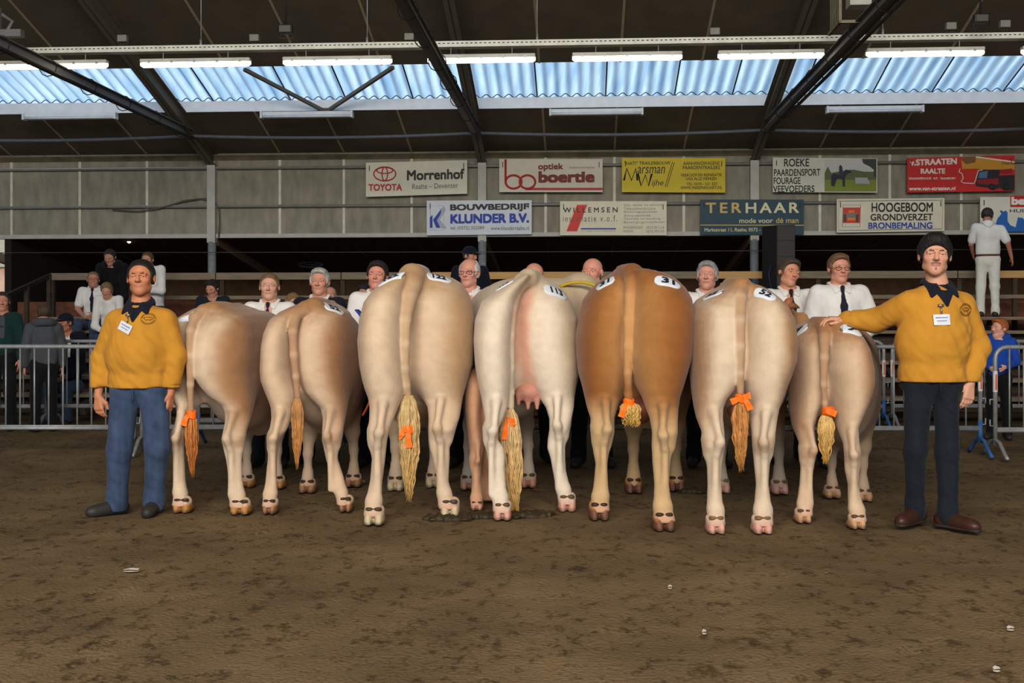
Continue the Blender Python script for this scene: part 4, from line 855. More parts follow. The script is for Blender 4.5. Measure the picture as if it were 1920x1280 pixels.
R3 = [(511,752,772,772,796),(517,735,772,772,840),(530,713,770,770,862),(548,695,764,764,875),(567,682,762,762,884),(600,675,760,760,889),(640,672,760,760,890),(684,674,759,760,886),(710,677,759,766,877),(730,681,758,778,871),(748,687,752,790,866),(765,690,744,800,864),(785,691,737,803,861),(805,691,730,803,853),(824,690,726,803,845),(840,693,724,805,843),(860,697,722,811,843),(900,694,717,820,841),(925,689,715,821,847),(943,686,717,822,855),(966,683,720,825,863),(982,683,721,827,863)]
cow('cow', 'largest cow, cream rump wearing the sticker with three digits, third from the left', R3, [(702,981),(844,966)], [(742,918),(814,912)], [(772,517,44),(770,532,42),(766,556,32),(761,600,20),(760,645,17),(760,690,15),(763,722,13),(765,738,13)], (214,187,157), (188,147,102), tags=[(708,532,758,512,.09,'122'),(800,513,845,528,.10,'122')], tassel=(766,742,767,936,40,.45,(200,170,118),(182,142,80)), ribbon=(765,803,24,'drop'), hoofcol=((196,176,140),(66,56,44)))
R4 = [(515,978,994,994,1012),(522,966,992,992,1028),(532,948,985,985,1045),(548,924,975,975,1060),(567,902,968,968,1072),(600,890,963,963,1084),(640,888,962,964,1086),(680,890,962,978,1088),(705,893,960,988,1087),(727,897,957,997,1082),(745,901,955,1010,1079),(765,905,952,1024,1077),(785,909,944,1030,1072),(805,909,934,1030,1066),(824,909,933,1027,1062),(840,911,945,1026,1060),(858,914,947,1032,1060),(881,918,946,1036,1061),(915,923,949,1043,1069),(940,924,954,1046,1076),(956,924,957,1047,1082),(973,924,958,1048,1082)]
c4 = cow('cow', 'whitest cow in the middle with pink skin showing and a long curly tail switch', R4, [(942,972),(1063,956)], [(879,916),(990,912)], [(990,521,32),(978,528,30),(966,545,27),(960,580,20),(958,630,16),(958,690,14),(958,735,13),(958,764,13)], (226,208,184), (206,182,148), tint=(.055, .42, .93, (206,146,120)), pat=(.6, 1.1), tags=[(930,545,962,526,.08,'113'),(1024,537,1062,556,.10,'113')], tassel=(956,768,965,968,38,.7,(208,178,128),(186,144,80)), ribbon=(957,789,18,'left'), udder=(992,733,.115,.09,[(972,757),(990,765),(1007,765)],(190,132,112)), head=P(1088, 548, 8.95), hoofcol=((206,150,130),(92,70,44)), warm=.2)
R5 = [(506,1160,1184,1184,1230),(513,1148,1185,1185,1257),(524,1130,1186,1186,1273),(540,1113,1185,1185,1288),(560,1097,1183,1183,1298),(590,1087,1180,1180,1301),(630,1080,1178,1178,1299),(670,1082,1178,1179,1296),(700,1086,1178,1186,1290),(727,1094,1176,1197,1284),(745,1098,1170,1207,1279),(765,1102,1160,1214,1276),(785,1108,1153,1220,1273),(810,1110,1152,1223,1270),(836,1111,1147,1222,1263),(850,1113,1142,1223,1260),(870,1117,1139,1224,1257),(907,1113,1139,1227,1254),(938,1108,1141,1225,1257),(955,1106,1142,1224,1260),(972,1104,1142,1224,1264),(993,1104,1142,1224,1265)]
cow('cow', 'dark ginger brown cow right of the white one, its tail tied up in a ball', R5, [(1123,972),(1244,992)], [(1188,922),(1267,918)], [(1186,512,34),(1186,530,32),(1182,556,24),(1178,600,19),(1177,650,17),(1177,700,15),(1178,738,15),(1179,752,15)], (186,132,74), (146,86,36), tint=(-.04,.5,.93,(196,146,94)), pat=(-.1, .7), tags=[(1118,541,1152,521,.10,'31'),(1229,520,1276,536,.10,'31')], tassel=(1181,756,1184,800,40,2.2,(196,160,92),(190,146,70)), ribbon=(1179,755,18,'down'), udder=(1203,766,.075,.10,[],(150,84,66)), hoofcol=((110,70,54),(54,40,28)), warm=1., shank=(208,176,130))
R6 = [(530,1374,1388,1388,1404),(536,1362,1388,1388,1430),(545,1345,1388,1388,1446),(560,1319,1388,1388,1463),(577,1303,1388,1388,1477),(600,1296,1388,1388,1485),(640,1294,1388,1388,1489),(675,1295,1388,1388,1487),(710,1299,1387,1388,1479),(730,1302,1378,1394,1474),(748,1305,1365,1405,1470),(765,1307,1360,1409,1466),(785,1310,1359,1411,1462),(810,1317,1359,1411,1455),(836,1319,1359,1411,1449),(855,1322,1356,1413,1446),(875,1326,1353,1415,1443),(907,1327,1352,1418,1441),(940,1325,1354,1414,1444),(960,1325,1356,1411,1446),(997,1324,1358,1409,1446)]
c6 = cow('cow', 'cream and tan cow second from the right standing square, orange bow on its tail', R6, [(1341,997),(1428,997)], [(1352,922),(1461,924)], [(1388,536,28),(1388,556,25),(1388,600,20),(1388,650,18),(1388,700,15),(1388,735,13)], (218,195,166), (172,118,66), tags=[(1319,560,1355,546,.09,'52'),(1416,542,1455,560,.09,'52')], tassel=(1388,748,1390,882,32,.8,(178,120,66),(184,124,60)), ribbon=(1388,747,16,'bow'), udder=(1385,770,.07,.06,[],(176,112,96)), pat=(.42, .92), head=np.array([2.06, 8.62, 1.27]), hoofcol=((214,156,140),(120,96,64)))
R7 = [(603,1528,1546,1546,1568),(609,1508,1546,1546,1592),(620,1496,1546,1546,1604),(634,1487,1545,1545,1613),(655,1484,1544,1544,1621),(690,1482,1543,1543,1626),(715,1481,1543,1545,1626),(735,1482,1542,1550,1623),(755,1485,1537,1558,1620),(773,1487,1532,1565,1617),(802,1492,1530,1577,1612),(832,1500,1530,1584,1612),(850,1501,1529,1583,1611),(880,1501,1525,1584,1611),(907,1499,1521,1590,1609),(935,1494,1520,1589,1614),(955,1492,1520,1590,1618),(979,1491,1520,1591,1621),(991,1491,1520,1591,1621)]
c7 = cow('cow', 'small tan cow at the right end with a hand resting on its tail head', R7, [(1505,978),(1606,989)], [(1560,932),(1619,938)], [(1546,609,26),(1546,630,22),(1545,670,17),(1544,720,13),(1546,755,11),(1548,770,11)], (212,182,150), (166,112,66), tags=[(1482,632,1513,610,.09,'7'),(1583,611,1612,625,.09,'7')], tassel=(1549,776,1548,868,30,.5,(204,168,104),(190,142,68)), pat=(.38, .98), ribbon=(1553,771,20,'wrap'), hoofcol=((190,146,104),(88,64,44)))
RC = [(690,880,898,898,938),(700,876,903,903,945),(715,874,908,908,950),(740,873,910,912,952),(770,874,906,920,952),(800,876,905,924,950),(840,880,907,928,948),(870,883,903,928,944),(900,885,902,930,944),(925,884,904,928,946),(945,882,905,926,947),(958,882,906,926,948)]
cow('calf', 'small pinkish calf mostly hidden between the largest cow and the whitest cow', RC, [(894,956),(937,956)], [(902,928),(934,928)], [(905,694,10),(905,715,9)], (200,152,116), (176,120,84), group=None, cat='calf', notail=True, neck=False, hoofcol=((196,140,120),(52,40,32)), girth=.9)
# horns and ear of the head showing beside the second cow from the right, halter rope of the white cow
def tubeobj(name, pts, r, m, parent, n=8, label=None): return obj(name, MB().tube([tuple(p) for p in pts], r, n)(), m, parent, label=label)
# ------------------------------------------------------------------ people
M_skin = mat('skin', attr=True, rough=.55, var=.05, scale=30, spec=.3)
M_hairp = mat('human_hair', attr=True, rough=.6, var=.3, scale=60, stretch=(1, 1, .3), bump=.5, bscale=120)
M_eye = mat('eye', attr=True, rough=.2, var=.0)
def cloth(nm, rgb, bump=.35, bscale=9, rough=.85, var=.08): return mat(nm, rgb, rough, var=var, scale=12, bump=bump, bscale=bscale, stretch=(1, 1, .55), spec=.12, sheen=.05)
CL = dict(shirt=cloth('white_shirt', (226, 222, 216)), yellow=cloth('mustard_sweatshirt', (190, 132, 44), .45, 7), navy=cloth('navy_cloth', (24, 26, 38)), black=cloth('black_cloth', (22, 22, 24)), jeans=cloth('blue_denim', (56, 70, 94), .5, 10, var=.3), djeans=cloth('dark_denim', (27, 31, 38), .4, 10),
    grey=cloth('grey_coat', (70, 72, 76)), darkjacket=cloth('dark_jacket', (34, 38, 46)), green=cloth('dark_green_jacket', (24, 50, 48)), blue=cloth('blue_hoodie', (30, 70, 160)), white=cloth('white_trousers', (224, 220, 208)), tie=cloth('dark_tie', (34, 36, 50), .1), trousers=cloth('dark_trousers', (32, 32, 38)))
M_shoeb = mat('dark_shoe_leather', (48, 44, 42), .55, var=.15); M_shoer = mat('brown_boot_leather', (62, 36, 28), .4, var=.25, scale=20); M_glass = mat('spectacle_frame', (44, 34, 30), .4); M_badge = mat('white_badge', (206, 208, 214), .35); M_belt = mat('brown_belt', (104, 62, 42), .5); M_metal = mat('metal_clip', (150, 152, 156), .35, metal=.8)
def rotz(a): return np.array([[math.cos(a), -math.sin(a), 0], [math.sin(a), math.cos(a), 0], [0, 0, 1]])
def rotx(a): return np.array([[1, 0, 0], [0, math.cos(a), -math.sin(a)], [0, math.sin(a), math.cos(a)]])
def roty(a): return np.array([[math.cos(a), 0, math.sin(a)], [0, 1, 0], [-math.sin(a), 0, math.cos(a)]])
STAND = dict(pelvis=(0, .01, .95), waist=(0, .0, 1.12), chest=(0, .01, 1.345), neck=(0, .025, 1.537), head=(0, .0, 1.672), sL=(-.18, .015, 1.462), eL=(-.245, .04, 1.185), wL=(-.25, -.02, .92), sR=(.18, .015, 1.462), eR=(.245, .04, 1.185), wR=(.25, -.02, .92), hL=(-.09, .01, .93), kL=(-.105, -.01, .50), aL=(-.115, .03, .09), hR=(.09, .01, .93), kR=(.105, -.01, .50), aR=(.115, .03, .09))
def SIT(zs=.45, lean=.0): return dict(seated=(0, 0, zs+.3), pelvis=(0, .0, zs+.1), waist=(0, -.02-.25*lean, zs+.28), chest=(0, -.02-.6*lean, zs+.47-.1*lean), neck=(0, -.02-1.0*lean, zs+.685-.25*lean), head=(0, -.04-1.25*lean, zs+.81-.36*lean), sL=(-.185, -.02-.9*lean, zs+.62-.2*lean), eL=(-.22, -.14-.6*lean, zs+.34-.1*lean), wL=(-.10, -.34, zs+.25), sR=(.185, -.02-.9*lean, zs+.62-.2*lean), eR=(.22, -.14-.6*lean, zs+.34-.1*lean), wR=(.10, -.34, zs+.25), hL=(-.09, -.02, zs+.08), kL=(-.13, -.44, zs+.1), aL=(-.12, -.40, zs-.33), hR=(.09, -.02, zs+.08), kR=(.13, -.44, zs+.1), aR=(.12, -.40, zs-.33))
def fold(v, base, amp, seed):
    q = v-base; sd = int(seed*1000) % 97
    w = vnoise(q*np.array([1, 1, .38]), 19, sd)+.6*vnoise(q@roty(.5)*np.array([.4, 1, 1.2]), 30, sd+1); w = np.sign(w)*np.abs(w)**.8
    d = q.copy(); d[:, 2] = 0; return v+np.stack([.35*w, -w, .0*w], 1)*amp
def hand(F, w, d, n, sc, side, curl=.5, spread=.0, fingers=None):
    """w wrist, d direction of the fingers, n direction the palm faces; side = direction towards the thumb"""
    w, d, n = (np.array(q, float) for q in (w, d, n)); d /= np.linalg.norm(d); n = n-d*(n@d); n /= np.linalg.norm(n); s = np.array(side, float); s = s-d*(s@d)-n*(s@n); s /= np.linalg.norm(s)
    Q = lambda a, b, c: w+(d*a+s*b+n*c)*sc
    for b in (-.028, -.009, .010, .028): F.cone(Q(.01, b*.55, 0), Q(.088, b, .004), .015*sc, .0135*sc, .012)
    for i, (b, l) in enumerate(((.030, .070), (.010, .080), (-.010, .074), (-.029, .058))):
        c = curl*(1+.12*i) if fingers is None else fingers[i]; p0 = Q(.088, b, .004); a = c*.6; p = p0; ang = 0
        for k, f in enumerate((.45, .32, .25)):
            ang += c*(.55, .65, .5)[k]; p2 = p+(d*math.cos(ang)+n*math.sin(ang)+s*b*spread*4)*l*f*sc; F.cone(p, p2, (.0098-.0008*k)*sc, (.0092-.0010*k)*sc, .004); p = p2
    t0 = Q(.022, .026, .006); t1 = Q(.055, .052, .020); t2 = Q(.092, .055, .032); F.chain([t0, t1, t2], [.0155*sc, .0125*sc, .0095*sc], .008)
def person(label, base, H, J=None, yaw=0., look=(0, 0, 0), skin=(196, 140, 112), hair='short', haircol=(60, 46, 36), top='shirt', legs='trousers', shoes=None, tie=False, glasses=False, collar=None, sleeves='long', res=.014, fres=.0065, group=None, cat='person', hs=1.0, build=1.0, extra=None, vest=None, cap=None, beard=0., hands=None, hood=False, wrinkle=None, bald_top=False, shoe_dir=None, sweater=False, cuffs=True, lips=(176, 104, 90), brow=None, legw=1.0, name='person', hline=.022, clothed=True, mous=False):
    s = H/1.80; J = dict(STAND, **(J or {})); base = np.array(base, float); R = rotz(yaw)
    j = {k: base+R@(np.array(v)*s) for k, v in J.items()}; Wd = lambda v: R@np.array(v, float)
    t = thing(name, base, label, cat, group)
    hsz = s*hs*1.0; hc = j['head']; HR = R@rotz(look[0])@rotx(look[1])@roty(look[2]); HX = 1.13; HW = HR*np.array([HX, 1, 1])
    allp = np.array(list(j.values())); lo = allp.min(0)-.2; hi = allp.max(0)+.22; lo[2] = base[2]-.02 if 'seat' not in J else lo[2]
    lo[2] = min(lo[2], allp[:, 2].min()-.12)
    fx = [(hc[0]-.135*hsz, hc[0]+.135*hsz, fres)]; fz = [(hc[2]-.16*hsz, hc[2]+.16*hsz, fres)]; fy = [(hc[1]-.15*hsz, hc[1]+.14*hsz, fres)]
    for k in ('wL', 'wR'):
        w = j[k]
        hx = hands.get(k, {}) if hands else {}
        if hx: fx.append((w[0]-.2*s, w[0]+.16*s, fres*.85)); fz.append((w[2]-.21*s, w[2]+.1*s, fres*.85)); fy.append((w[1]-.13*s, w[1]+.13*s, fres*.85))
    F = Fld(lo, hi, res, fx, fy, fz)
    # body
    F.cone(j['pelvis'], j['waist'], .135*s, .12*s, .05, fl=(1, .72, 1)); F.cone(j['waist'], j['chest'], .12*s, .15*s, .05, fl=(1, .7, 1)); F.cone(j['sL'], j['sR'], .055*s, None, .06); F.cone(j['chest'], j['neck'], .12*s, .06*s, .05)
    F.chain([j['neck']-np.array([0, 0, .03*s]), j['neck']*.5+hc*.5+HR@np.array([0, .02, -.03])*s, hc+HR@np.array([0, .03, -.03])*s], [.060*s, .052*s, .052*s], .03)
    for q in 'LR':
        F.chain([j['s'+q], j['e'+q], j['w'+q]], [.05*s, .04*s, .027*s], .02); F.chain([j['h'+q], j['k'+q], j['a'+q]], [.074*s*legw, .050*s*legw, .036*s], .03)
        fd = Wd((-.25 if q == 'L' else .25, -1, 0)) if shoe_dir is None else Wd(shoe_dir[q]); F.cone(j['a'+q]+np.array([0, 0, -.045*s]), j['a'+q]+fd/np.linalg.norm(fd)*.14*s-np.array([0, 0, .055*s]), .035*s, .03*s, .03)
        hx = dict((hands or {}).get('w'+q, {})); fore = j['w'+q]-j['e'+q]
        sg = -1 if q == 'L' else 1
        hand(F, j['w'+q], hx.get('d', fore+np.array([0, 0, -.02])), hx.get('n', Wd((-sg*.9, .1, 0))), s*1.0, hx.get('s', Wd((-.1*sg, -1, 0))), hx.get('curl', .35), hx.get('spread', 0), hx.get('f'))
    # head
    F.frame(hc, HR, hsz, HX)
    F.ell((0, .022, .035), (.075, .094, .088), .02); F.ell((0, -.018, -.035), (.058, .067, .079), .03); F.ell((0, -.060, -.088), (.030, .024, .022), .025); F.cone((-.044, -.005, -.070), (0, -.058, -.096), .015, .015, .03); F.cone((.044, -.005, -.070), (0, -.058, -.096), .015, .015, .03)
    F.cone((0, -.082, .026), (0, -.106, -.018), .008, .0125, .012); F.ell((.011, -.094, -.024), (.008, .010, .007), .006); F.ell((-.011, -.094, -.024), (.008, .010, .007), .006)
    for q in (-1, 1):
        F.ell((q*.031, -.083, .008), (.019, .012, .011), .012, 's'); F.ell((q*.030, -.078, .028), (.024, .012, .008), .012); F.ell((q*.041, -.060, -.016), (.015, .014, .013), .035)
        F.ell((q*.079, .012, -.004), (.009, .019, .031), .006); F.ell((q*.086, .005, -.002), (.005, .010, .018), .004, 's'); F.ell((q*.031, -.070, .008), (.0145, .0125, .013), .003); F.cone((q*.018, -.0815, .0158), (q*.044, -.0785, .0150), .0052, .0046, .004); F.cone((q*.019, -.0805, -.0028), (q*.043, -.0780, -.0022), .0046, .0040, .004)
    F.ell((0, -.0800, -.0515), (.022, .010, .0042), .005); F.ell((0, -.0790, -.0600), (.019, .010, .0048), .005); F.cone((-.022, -.0885, -.0558), (.022, -.0885, -.0558), .0014, None, .003, 's')
    F.frame()
    v, f = F.surf(); v = relax(v, f, 1, .35); hl = (v-hc)@HR/hsz/np.array([HX, 1, 1])
    sk = np.array(lin(skin)); col = np.tile(sk, (len(v), 1)); front = hl[:, 1] < -.03; inh = (np.abs(hl[:, 0]) < .11) & (np.abs(hl[:, 1]) < .13) & (np.abs(hl[:, 2]) < .13)
    red = np.array(lin((206, 116, 96))); tq = (ss(.035, .0, np.linalg.norm(np.stack([np.abs(hl[:, 0])-.042, hl[:, 2]+.022], 1), axis=1))*.35+ss(.022, .0, np.linalg.norm(np.stack([hl[:, 0], hl[:, 2]+.018], 1), axis=1))*.3)*inh*front
    col = mix(col, red[None]*sk.max()/red.max(), tq[:, None])
    lm = inh*front*ss(1.15, .85, np.sqrt((hl[:, 0]/.025)**2+((hl[:, 2]+.056)/.011)**2)); col = mix(col, np.array(lin(lips))[None], lm[:, None]*.75)
    if beard: bm = inh*ss(-.03, -.05, hl[:, 2])*ss(.06, .02, hl[:, 1])*(1-lm)*beard; col = mix(col, np.array(lin(haircol))[None], bm[:, None])
    if mous:
        mm_ = inh*front*(ss(1.1, .8, np.sqrt((hl[:, 0]/.028)**2+((hl[:, 2]+.042+np.abs(hl[:, 0])*.25)/.0065)**2))*.8+ss(1.1, .7, np.sqrt((hl[:, 0]/.007)**2+((hl[:, 2]+.08)/.010)**2))*.8); col = mix(col, np.array(lin((84, 46, 30)))[None], np.clip(mm_, 0, 1)[:, None])
    bodyo = obj('body', (v, f), M_skin, t, col=col)
    # eyes and brows
    for q in (-1, 1):
        c = np.array([q*.031, -.0700, .0068]); n = 12; vs_, fs_, cc = [], [], []
        for a in range(n+1):
            th = math.pi*a/n
            for b in range(16):
                ph = 2*math.pi*b/16; d = np.array([math.sin(th)*math.cos(ph), -math.cos(th), math.sin(th)*math.sin(ph)]); vs_.append(hc+HW@((c+d*.0132)*hsz)); cc.append((.015, .010, .008) if th < .62 else (.30, .26, .23))
        fs_ = [(a*16+b, a*16+(b+1) % 16, (a+1)*16+(b+1) % 16, (a+1)*16+b) for a in range(n) for b in range(16)]
        obj('eye', (vs_, fs_), M_eye, t, col=np.array(cc))
    bc = np.array(lin(brow or haircol))
    Fb = Fld(hc-.13*hsz, hc+.13*hsz, fres*.8); Fb.frame(hc, HR, hsz, HX)
    for q in (-1, 1): Fb.chain([(q*.014, -.0900, .0275), (q*.032, -.0895, .0300), (q*.048, -.0785, .0265)], [.0030, .0034, .0022], .003)
    bv, bf = Fb.surf()
    if len(bf): obj('eyebrows', (bv, bf), M_hairp, t, col=np.tile(bc, (len(bv), 1)))
    # hair
    if hair != 'none':
        pad = .17 if hair == 'long' else .135
        Fh = Fld(hc-np.array([.15, .16, .2 if hair == 'long' else .13])*hsz, hc+np.array([.15, .16, .16])*hsz, fres*.9); Fh.frame(hc, HR, hsz, HX)
        th = dict(short=.004, full=.009, thick=.014, fringe=.010, balding=.002, long=.014, curly=.018, brush=.007)[hair]
        Fh.ell((0, .024, .037), (.078+th*.7, .098+th, .091+th), .01)
        if hair in ('thick', 'full', 'fringe', 'brush'): Fh.ell((0, -.03, .098), (.058, .060, .026+th), .03)
        for q in (-1, 1): Fh.ell((q*(.062+th*.3), .022, .005), (.016+th*.5, .058, .055), .015)
        if hair == 'long': Fh.ell((0, .05, -.06), (.078, .06, .10), .03)
        if hair == 'curly': Fh.ell((0, .02, .0), (.10, .10, .09), .03)
        face = (0, -.125, -.045) if hair != 'fringe' else (0, -.13, -.06)
        Fh.ell((face[0], -.116, -.020+hline), (.112, .106, .098), .012, 's'); Fh.ell((0, -.09, -.07), (.12, .098, .090), .01, 's'); Fh.ell((0, .02, -.13), (.2, .2, .085), .01, 's') if hair != 'long' else None
        if hair == 'balding': Fh.ell((0, -.045, .115), (.075, .115, .085), .01, 's')
        for q in (-1, 1): Fh.ell((q*.09, .0, -.02), (.03, .03, .03), .006, 's')
        hv_, hf_ = Fh.surf()
        if len(hf_):
            me_n = vnoise((hv_-hc)@HR/hsz, 60, 5)[:, None]*.0016*hsz*(3 if hair == 'curly' else 1.6 if hair == 'brush' else 1); nd = (hv_-hc); nd /= np.linalg.norm(nd, axis=1)[:, None]; hv_ = hv_+nd*me_n
            hcol = np.tile(np.array(lin(haircol)), (len(hv_), 1))*(1+.3*vnoise(hv_*np.array([1,1,.3]), 160, 6))[:, None]; obj('hair', (hv_, hf_), M_hairp, t, col=np.clip(hcol, 0, 1))
    if cap:
        Fc = Fld(hc-.22*hsz, hc+.22*hsz, fres); Fc.frame(hc, HR, hsz, HX); Fc.ell((0, .018, .05), (.088, .106, .092), .01); Fc.ell((0, .0, -.09), (.2, .2, .13), .01, 's'); Fc.cone((-.03, -.085, .052), (.03, -.085, .052), .05, .05, .01, fl=(1, 1.5, .16)); cv, cf = Fc.surf(); obj('cap', (cv, cf), CL[cap], t)
    if glasses:
        g = MB()
        for q in (-1, 1):
            g.tube([tuple(hc+HW@(np.array([q*.033+.021*math.cos(a), -.094+.006*abs(math.cos(a)), .006+.0145*math.sin(a)])*hsz)) for a in np.linspace(0, 6.283, 14)[:-1]], .0019*hsz, 5, closed=True); g.tube([tuple(hc+HW@(np.array(p_)*hsz)) for p_ in ((q*.054, -.088, .010), (q*.078, -.02, .012), (q*.083, .012, .008))], .0018*hsz, 5)
        g.tube([tuple(hc+HW@(np.array(p_)*hsz)) for p_ in ((-.012, -.096, .010), (0, -.099, .013), (.012, -.096, .010))], .0018*hsz, 5); obj('spectacles', g(), M_glass, t)
    # trousers
    ax_ = lambda P_: (np.min(P_, 0)-.2*s*build, np.max(P_, 0)+.2*s*build)
    lp = np.array([j[k] for k in ('pelvis', 'hL', 'hR', 'kL', 'kR', 'aL', 'aR', 'waist')]); lo, hi = ax_(lp); F = Fld(lo, hi, res*.9)
    w0 = j['pelvis']*.35+j['waist']*.65
    F.cone(j['pelvis'], w0, .150*s*build, .146*s*build, .04, fl=(1, .72, 1)); F.cone(j['hL'], j['hR'], .092*s, None, .05)
    for q in 'LR':
        an = j['a'+q]+np.array([0, 0, -.02*s]); kn = j['k'+q]; F.chain([j['h'+q], kn, j['a'+q]*.92+kn*.08, an], [.094*s*legw, .076*s*legw, .062*s*legw, .069*s*legw], .035)
    if sweater: F.g = np.maximum(F.g, (F.ax[2]-(j['pelvis'][2]-.048*s)).reshape(1, 1, -1).astype(np.float32))
    tv, tf = F.surf(); tv = fold(tv, base, .006*s*(1.4 if wrinkle else 1), H+.3); tv[:, 2] = np.maximum(tv[:, 2], base[2]+.018); tr = obj('trousers', (tv, tf), CL[legs], t)
    if wrinkle:
        m = MB(); px_ = j['pelvis']+Wd((0, -.12*s*build, -.02*s)); m.tube([tuple(px_+np.array([0, .006, -.03*s])), tuple(px_+np.array([.004, .004, -.08*s])), tuple(px_+np.array([.0, .02, -.13*s]))], .004*s, 5); obj('fly_seam', m(), CL[legs], tr)
    # shoes
    for q in 'LR':
        fd = Wd((-.25 if q == 'L' else .25, -1, 0)) if shoe_dir is None else Wd(shoe_dir[q]); fd = fd/np.linalg.norm(fd); a = j['a'+q]; z0 = a[2]-.09*s; lo = a-np.array([.3, .3, .12])*s; hi = a+np.array([.3, .3, .14])*s; F = Fld(lo, hi, max(.008, res*.6)); zz = np.array([0, 0, 1])
        heel = np.array([a[0], a[1], z0])-fd*.045*s; toe = np.array([a[0], a[1], z0])+fd*.185*s
        F.cone(heel+zz*.045*s, toe+zz*.032*s, .044*s, .034*s, .03); F.cone(heel+zz*.05*s+fd*.02*s, a+fd*.0+zz*.03*s, .044*s, .048*s, .03); F.cone((heel+toe)/2+zz*.05*s, toe-fd*.03*s+zz*.035*s, .042*s, .04*s, .03); sv, sf = F.surf(); sv[:, 2] = np.maximum(sv[:, 2], z0+.002); obj('shoe', (sv, sf), shoes or M_shoeb, t)
        if shoes is M_shoer:
            so_ = Fld(lo, hi, .009); so_.cone(heel+zz*.012*s, toe+zz*.012*s, .050*s, .041*s, .02, fl=(1, 1, .3)); ov_, of_ = so_.surf(); ov_[:, 2] = np.maximum(ov_[:, 2], z0+.001); obj('sole', (ov_, of_), M_shoeb, t)
    # upper garment
    up = np.array([j[k] for k in ('pelvis', 'waist', 'chest', 'neck', 'sL', 'sR', 'eL', 'eR', 'wL', 'wR')]); lo, hi = ax_(up); F = Fld(lo, hi, res*.9)
    b = build
    tz = [j['pelvis']-(j['waist']-j['pelvis'])*.02, j['waist'], j['chest']]
    if sweater:
        F.chain([j['pelvis']*.62+j['waist']*.38+np.array([0, 0, .11*s]), j['waist']+np.array([0, 0, .05*s]), j['chest']], [.200*s*b, .192*s*b, .176*s*b], .04, fl=(1, .74, 1)); F.cone(j['pelvis']*1.0-np.array([0, 0, .15*s]), j['pelvis']+np.array([0, 0, .0*s]), .184*s*b, .186*s*b, .012, fl=(1, .74, 1))
    else: F.chain([j['pelvis']*.72+j['waist']*.28, j['waist'], j['chest']], [.160*s*b, .158*s*b, .168*s*b], .05, fl=(1, .70, 1))
    F.cone(j['sL']+Wd((.03*s, 0, -.005*s)), j['sR']+Wd((-.03*s, 0, -.005*s)), .062*s*b**.5, None, .07); F.cone(j['chest'], j['neck']-np.array([0, 0, .11*s]), .13*s, .060*s, .05); [F.cone(j['s'+q]+np.array([0, 0, .004*s]), j['neck']-np.array([0, 0, .068*s]), .050*s, .036*s, .035) for q in 'LR']
    for q in 'LR':
        S_, E_, W_2 = j['s'+q], j['e'+q], j['w'+q]; aw = b**.7*(1.12 if sweater else 1.)
        if sleeves == 'long':
            F.chain([S_, E_, E_*.12+W_2*.88], [.072*s*aw, .062*s*aw, .050*s*aw], .03); 
            if sweater:
                F.cone(E_*.10+W_2*.90, W_2, .040*s*aw, .037*s*aw, .012); d_ = (W_2-E_)
                for fr_2, ra in ((.80, .008),): c_ = E_+d_*fr_2; F.ap(c_-.09*s, c_+.09*s, (lambda c_, d_: (lambda x, y, z: np.abs(((x-c_[0])*d_[0]+(y-c_[1])*d_[1]+(z-c_[2])*d_[2])/np.linalg.norm(d_)+.25*(x-c_[0]))-.001*s))(c_, d_), .008, 's')
            else: F.cone(E_*.1+W_2*.9, W_2*.98+E_*.02, .040*s, .038*s, .012)
        else: F.chain([S_, S_*.25+E_*.75], [.072*s*aw, .066*s*aw], .03)
    F.g = np.maximum(F.g, ((j['pelvis'][2]+(-.055 if sweater else -.10)*s)-F.ax[2]).reshape(1, 1, -1).astype(np.float32)) if 'seated' not in J else F.g
    gv, gf_ = F.surf(); gv = fold(relax(gv, gf_, 1, .4), base, .0095*s if sweater else .0055*s, H); garment = dict(yellow='sweatshirt', shirt='shirt').get(top, 'jacket'); go = obj(garment, (gv, gf_), CL[top], t)
    gb = BVHTree.FromPolygons(gv.tolist(), gf_.tolist())
    fwd = Wd((0, -1, 0)); rgt = Wd((1, 0, 0)); upv = np.array([0, 0, 1.])
    upv_ = lambda z: np.array([0, 0, z])
    def onchest(x, z, off=.004):
        o = j['neck']+rgt*x*s-fwd*.0+upv*z*s+fwd*.6; h = gb.ray_cast(Vector(o), Vector(-fwd), 1.0); return (np.array(h[0])+fwd*off*s, np.array(h[1])) if h[0] is not None else (j['neck']+rgt*x*s+upv*z*s+fwd*.075*s, fwd)
    def patch(pts, off=.004, th=.003, name='patch', m=None, parent=None, n=1):
        q = [onchest(x, z, off)[0] for x, z in pts]; k = len(q); mb = MB(); mb.add([tuple(p_+fwd*th) for p_ in q]+[tuple(p_-fwd*th) for p_ in q], [tuple(range(k)), tuple(reversed(range(k, 2*k)))]+[(i, i+k, (i+1) % k+k, (i+1) % k) for i in range(k)]); return obj(name, mb(), m, parent or t, smooth=False)
    if vest:
        rows_ = [[onchest(x*w_, z_, .006)[0] for x in np.linspace(-1, 1, 7)] for z_, w_ in ((-.05, .06), (-.1, .075), (-.16, .085), (-.22, .085), (-.28, .08), (-.34, .075))]; V_ = [q for r_ in rows_ for q in r_]
        obj('shirt_front', (np.array(V_), [(i*7+k, i*7+k+1, i*7+k+8, i*7+k+7) for i in range(5) for k in range(6)]), CL[vest], t)
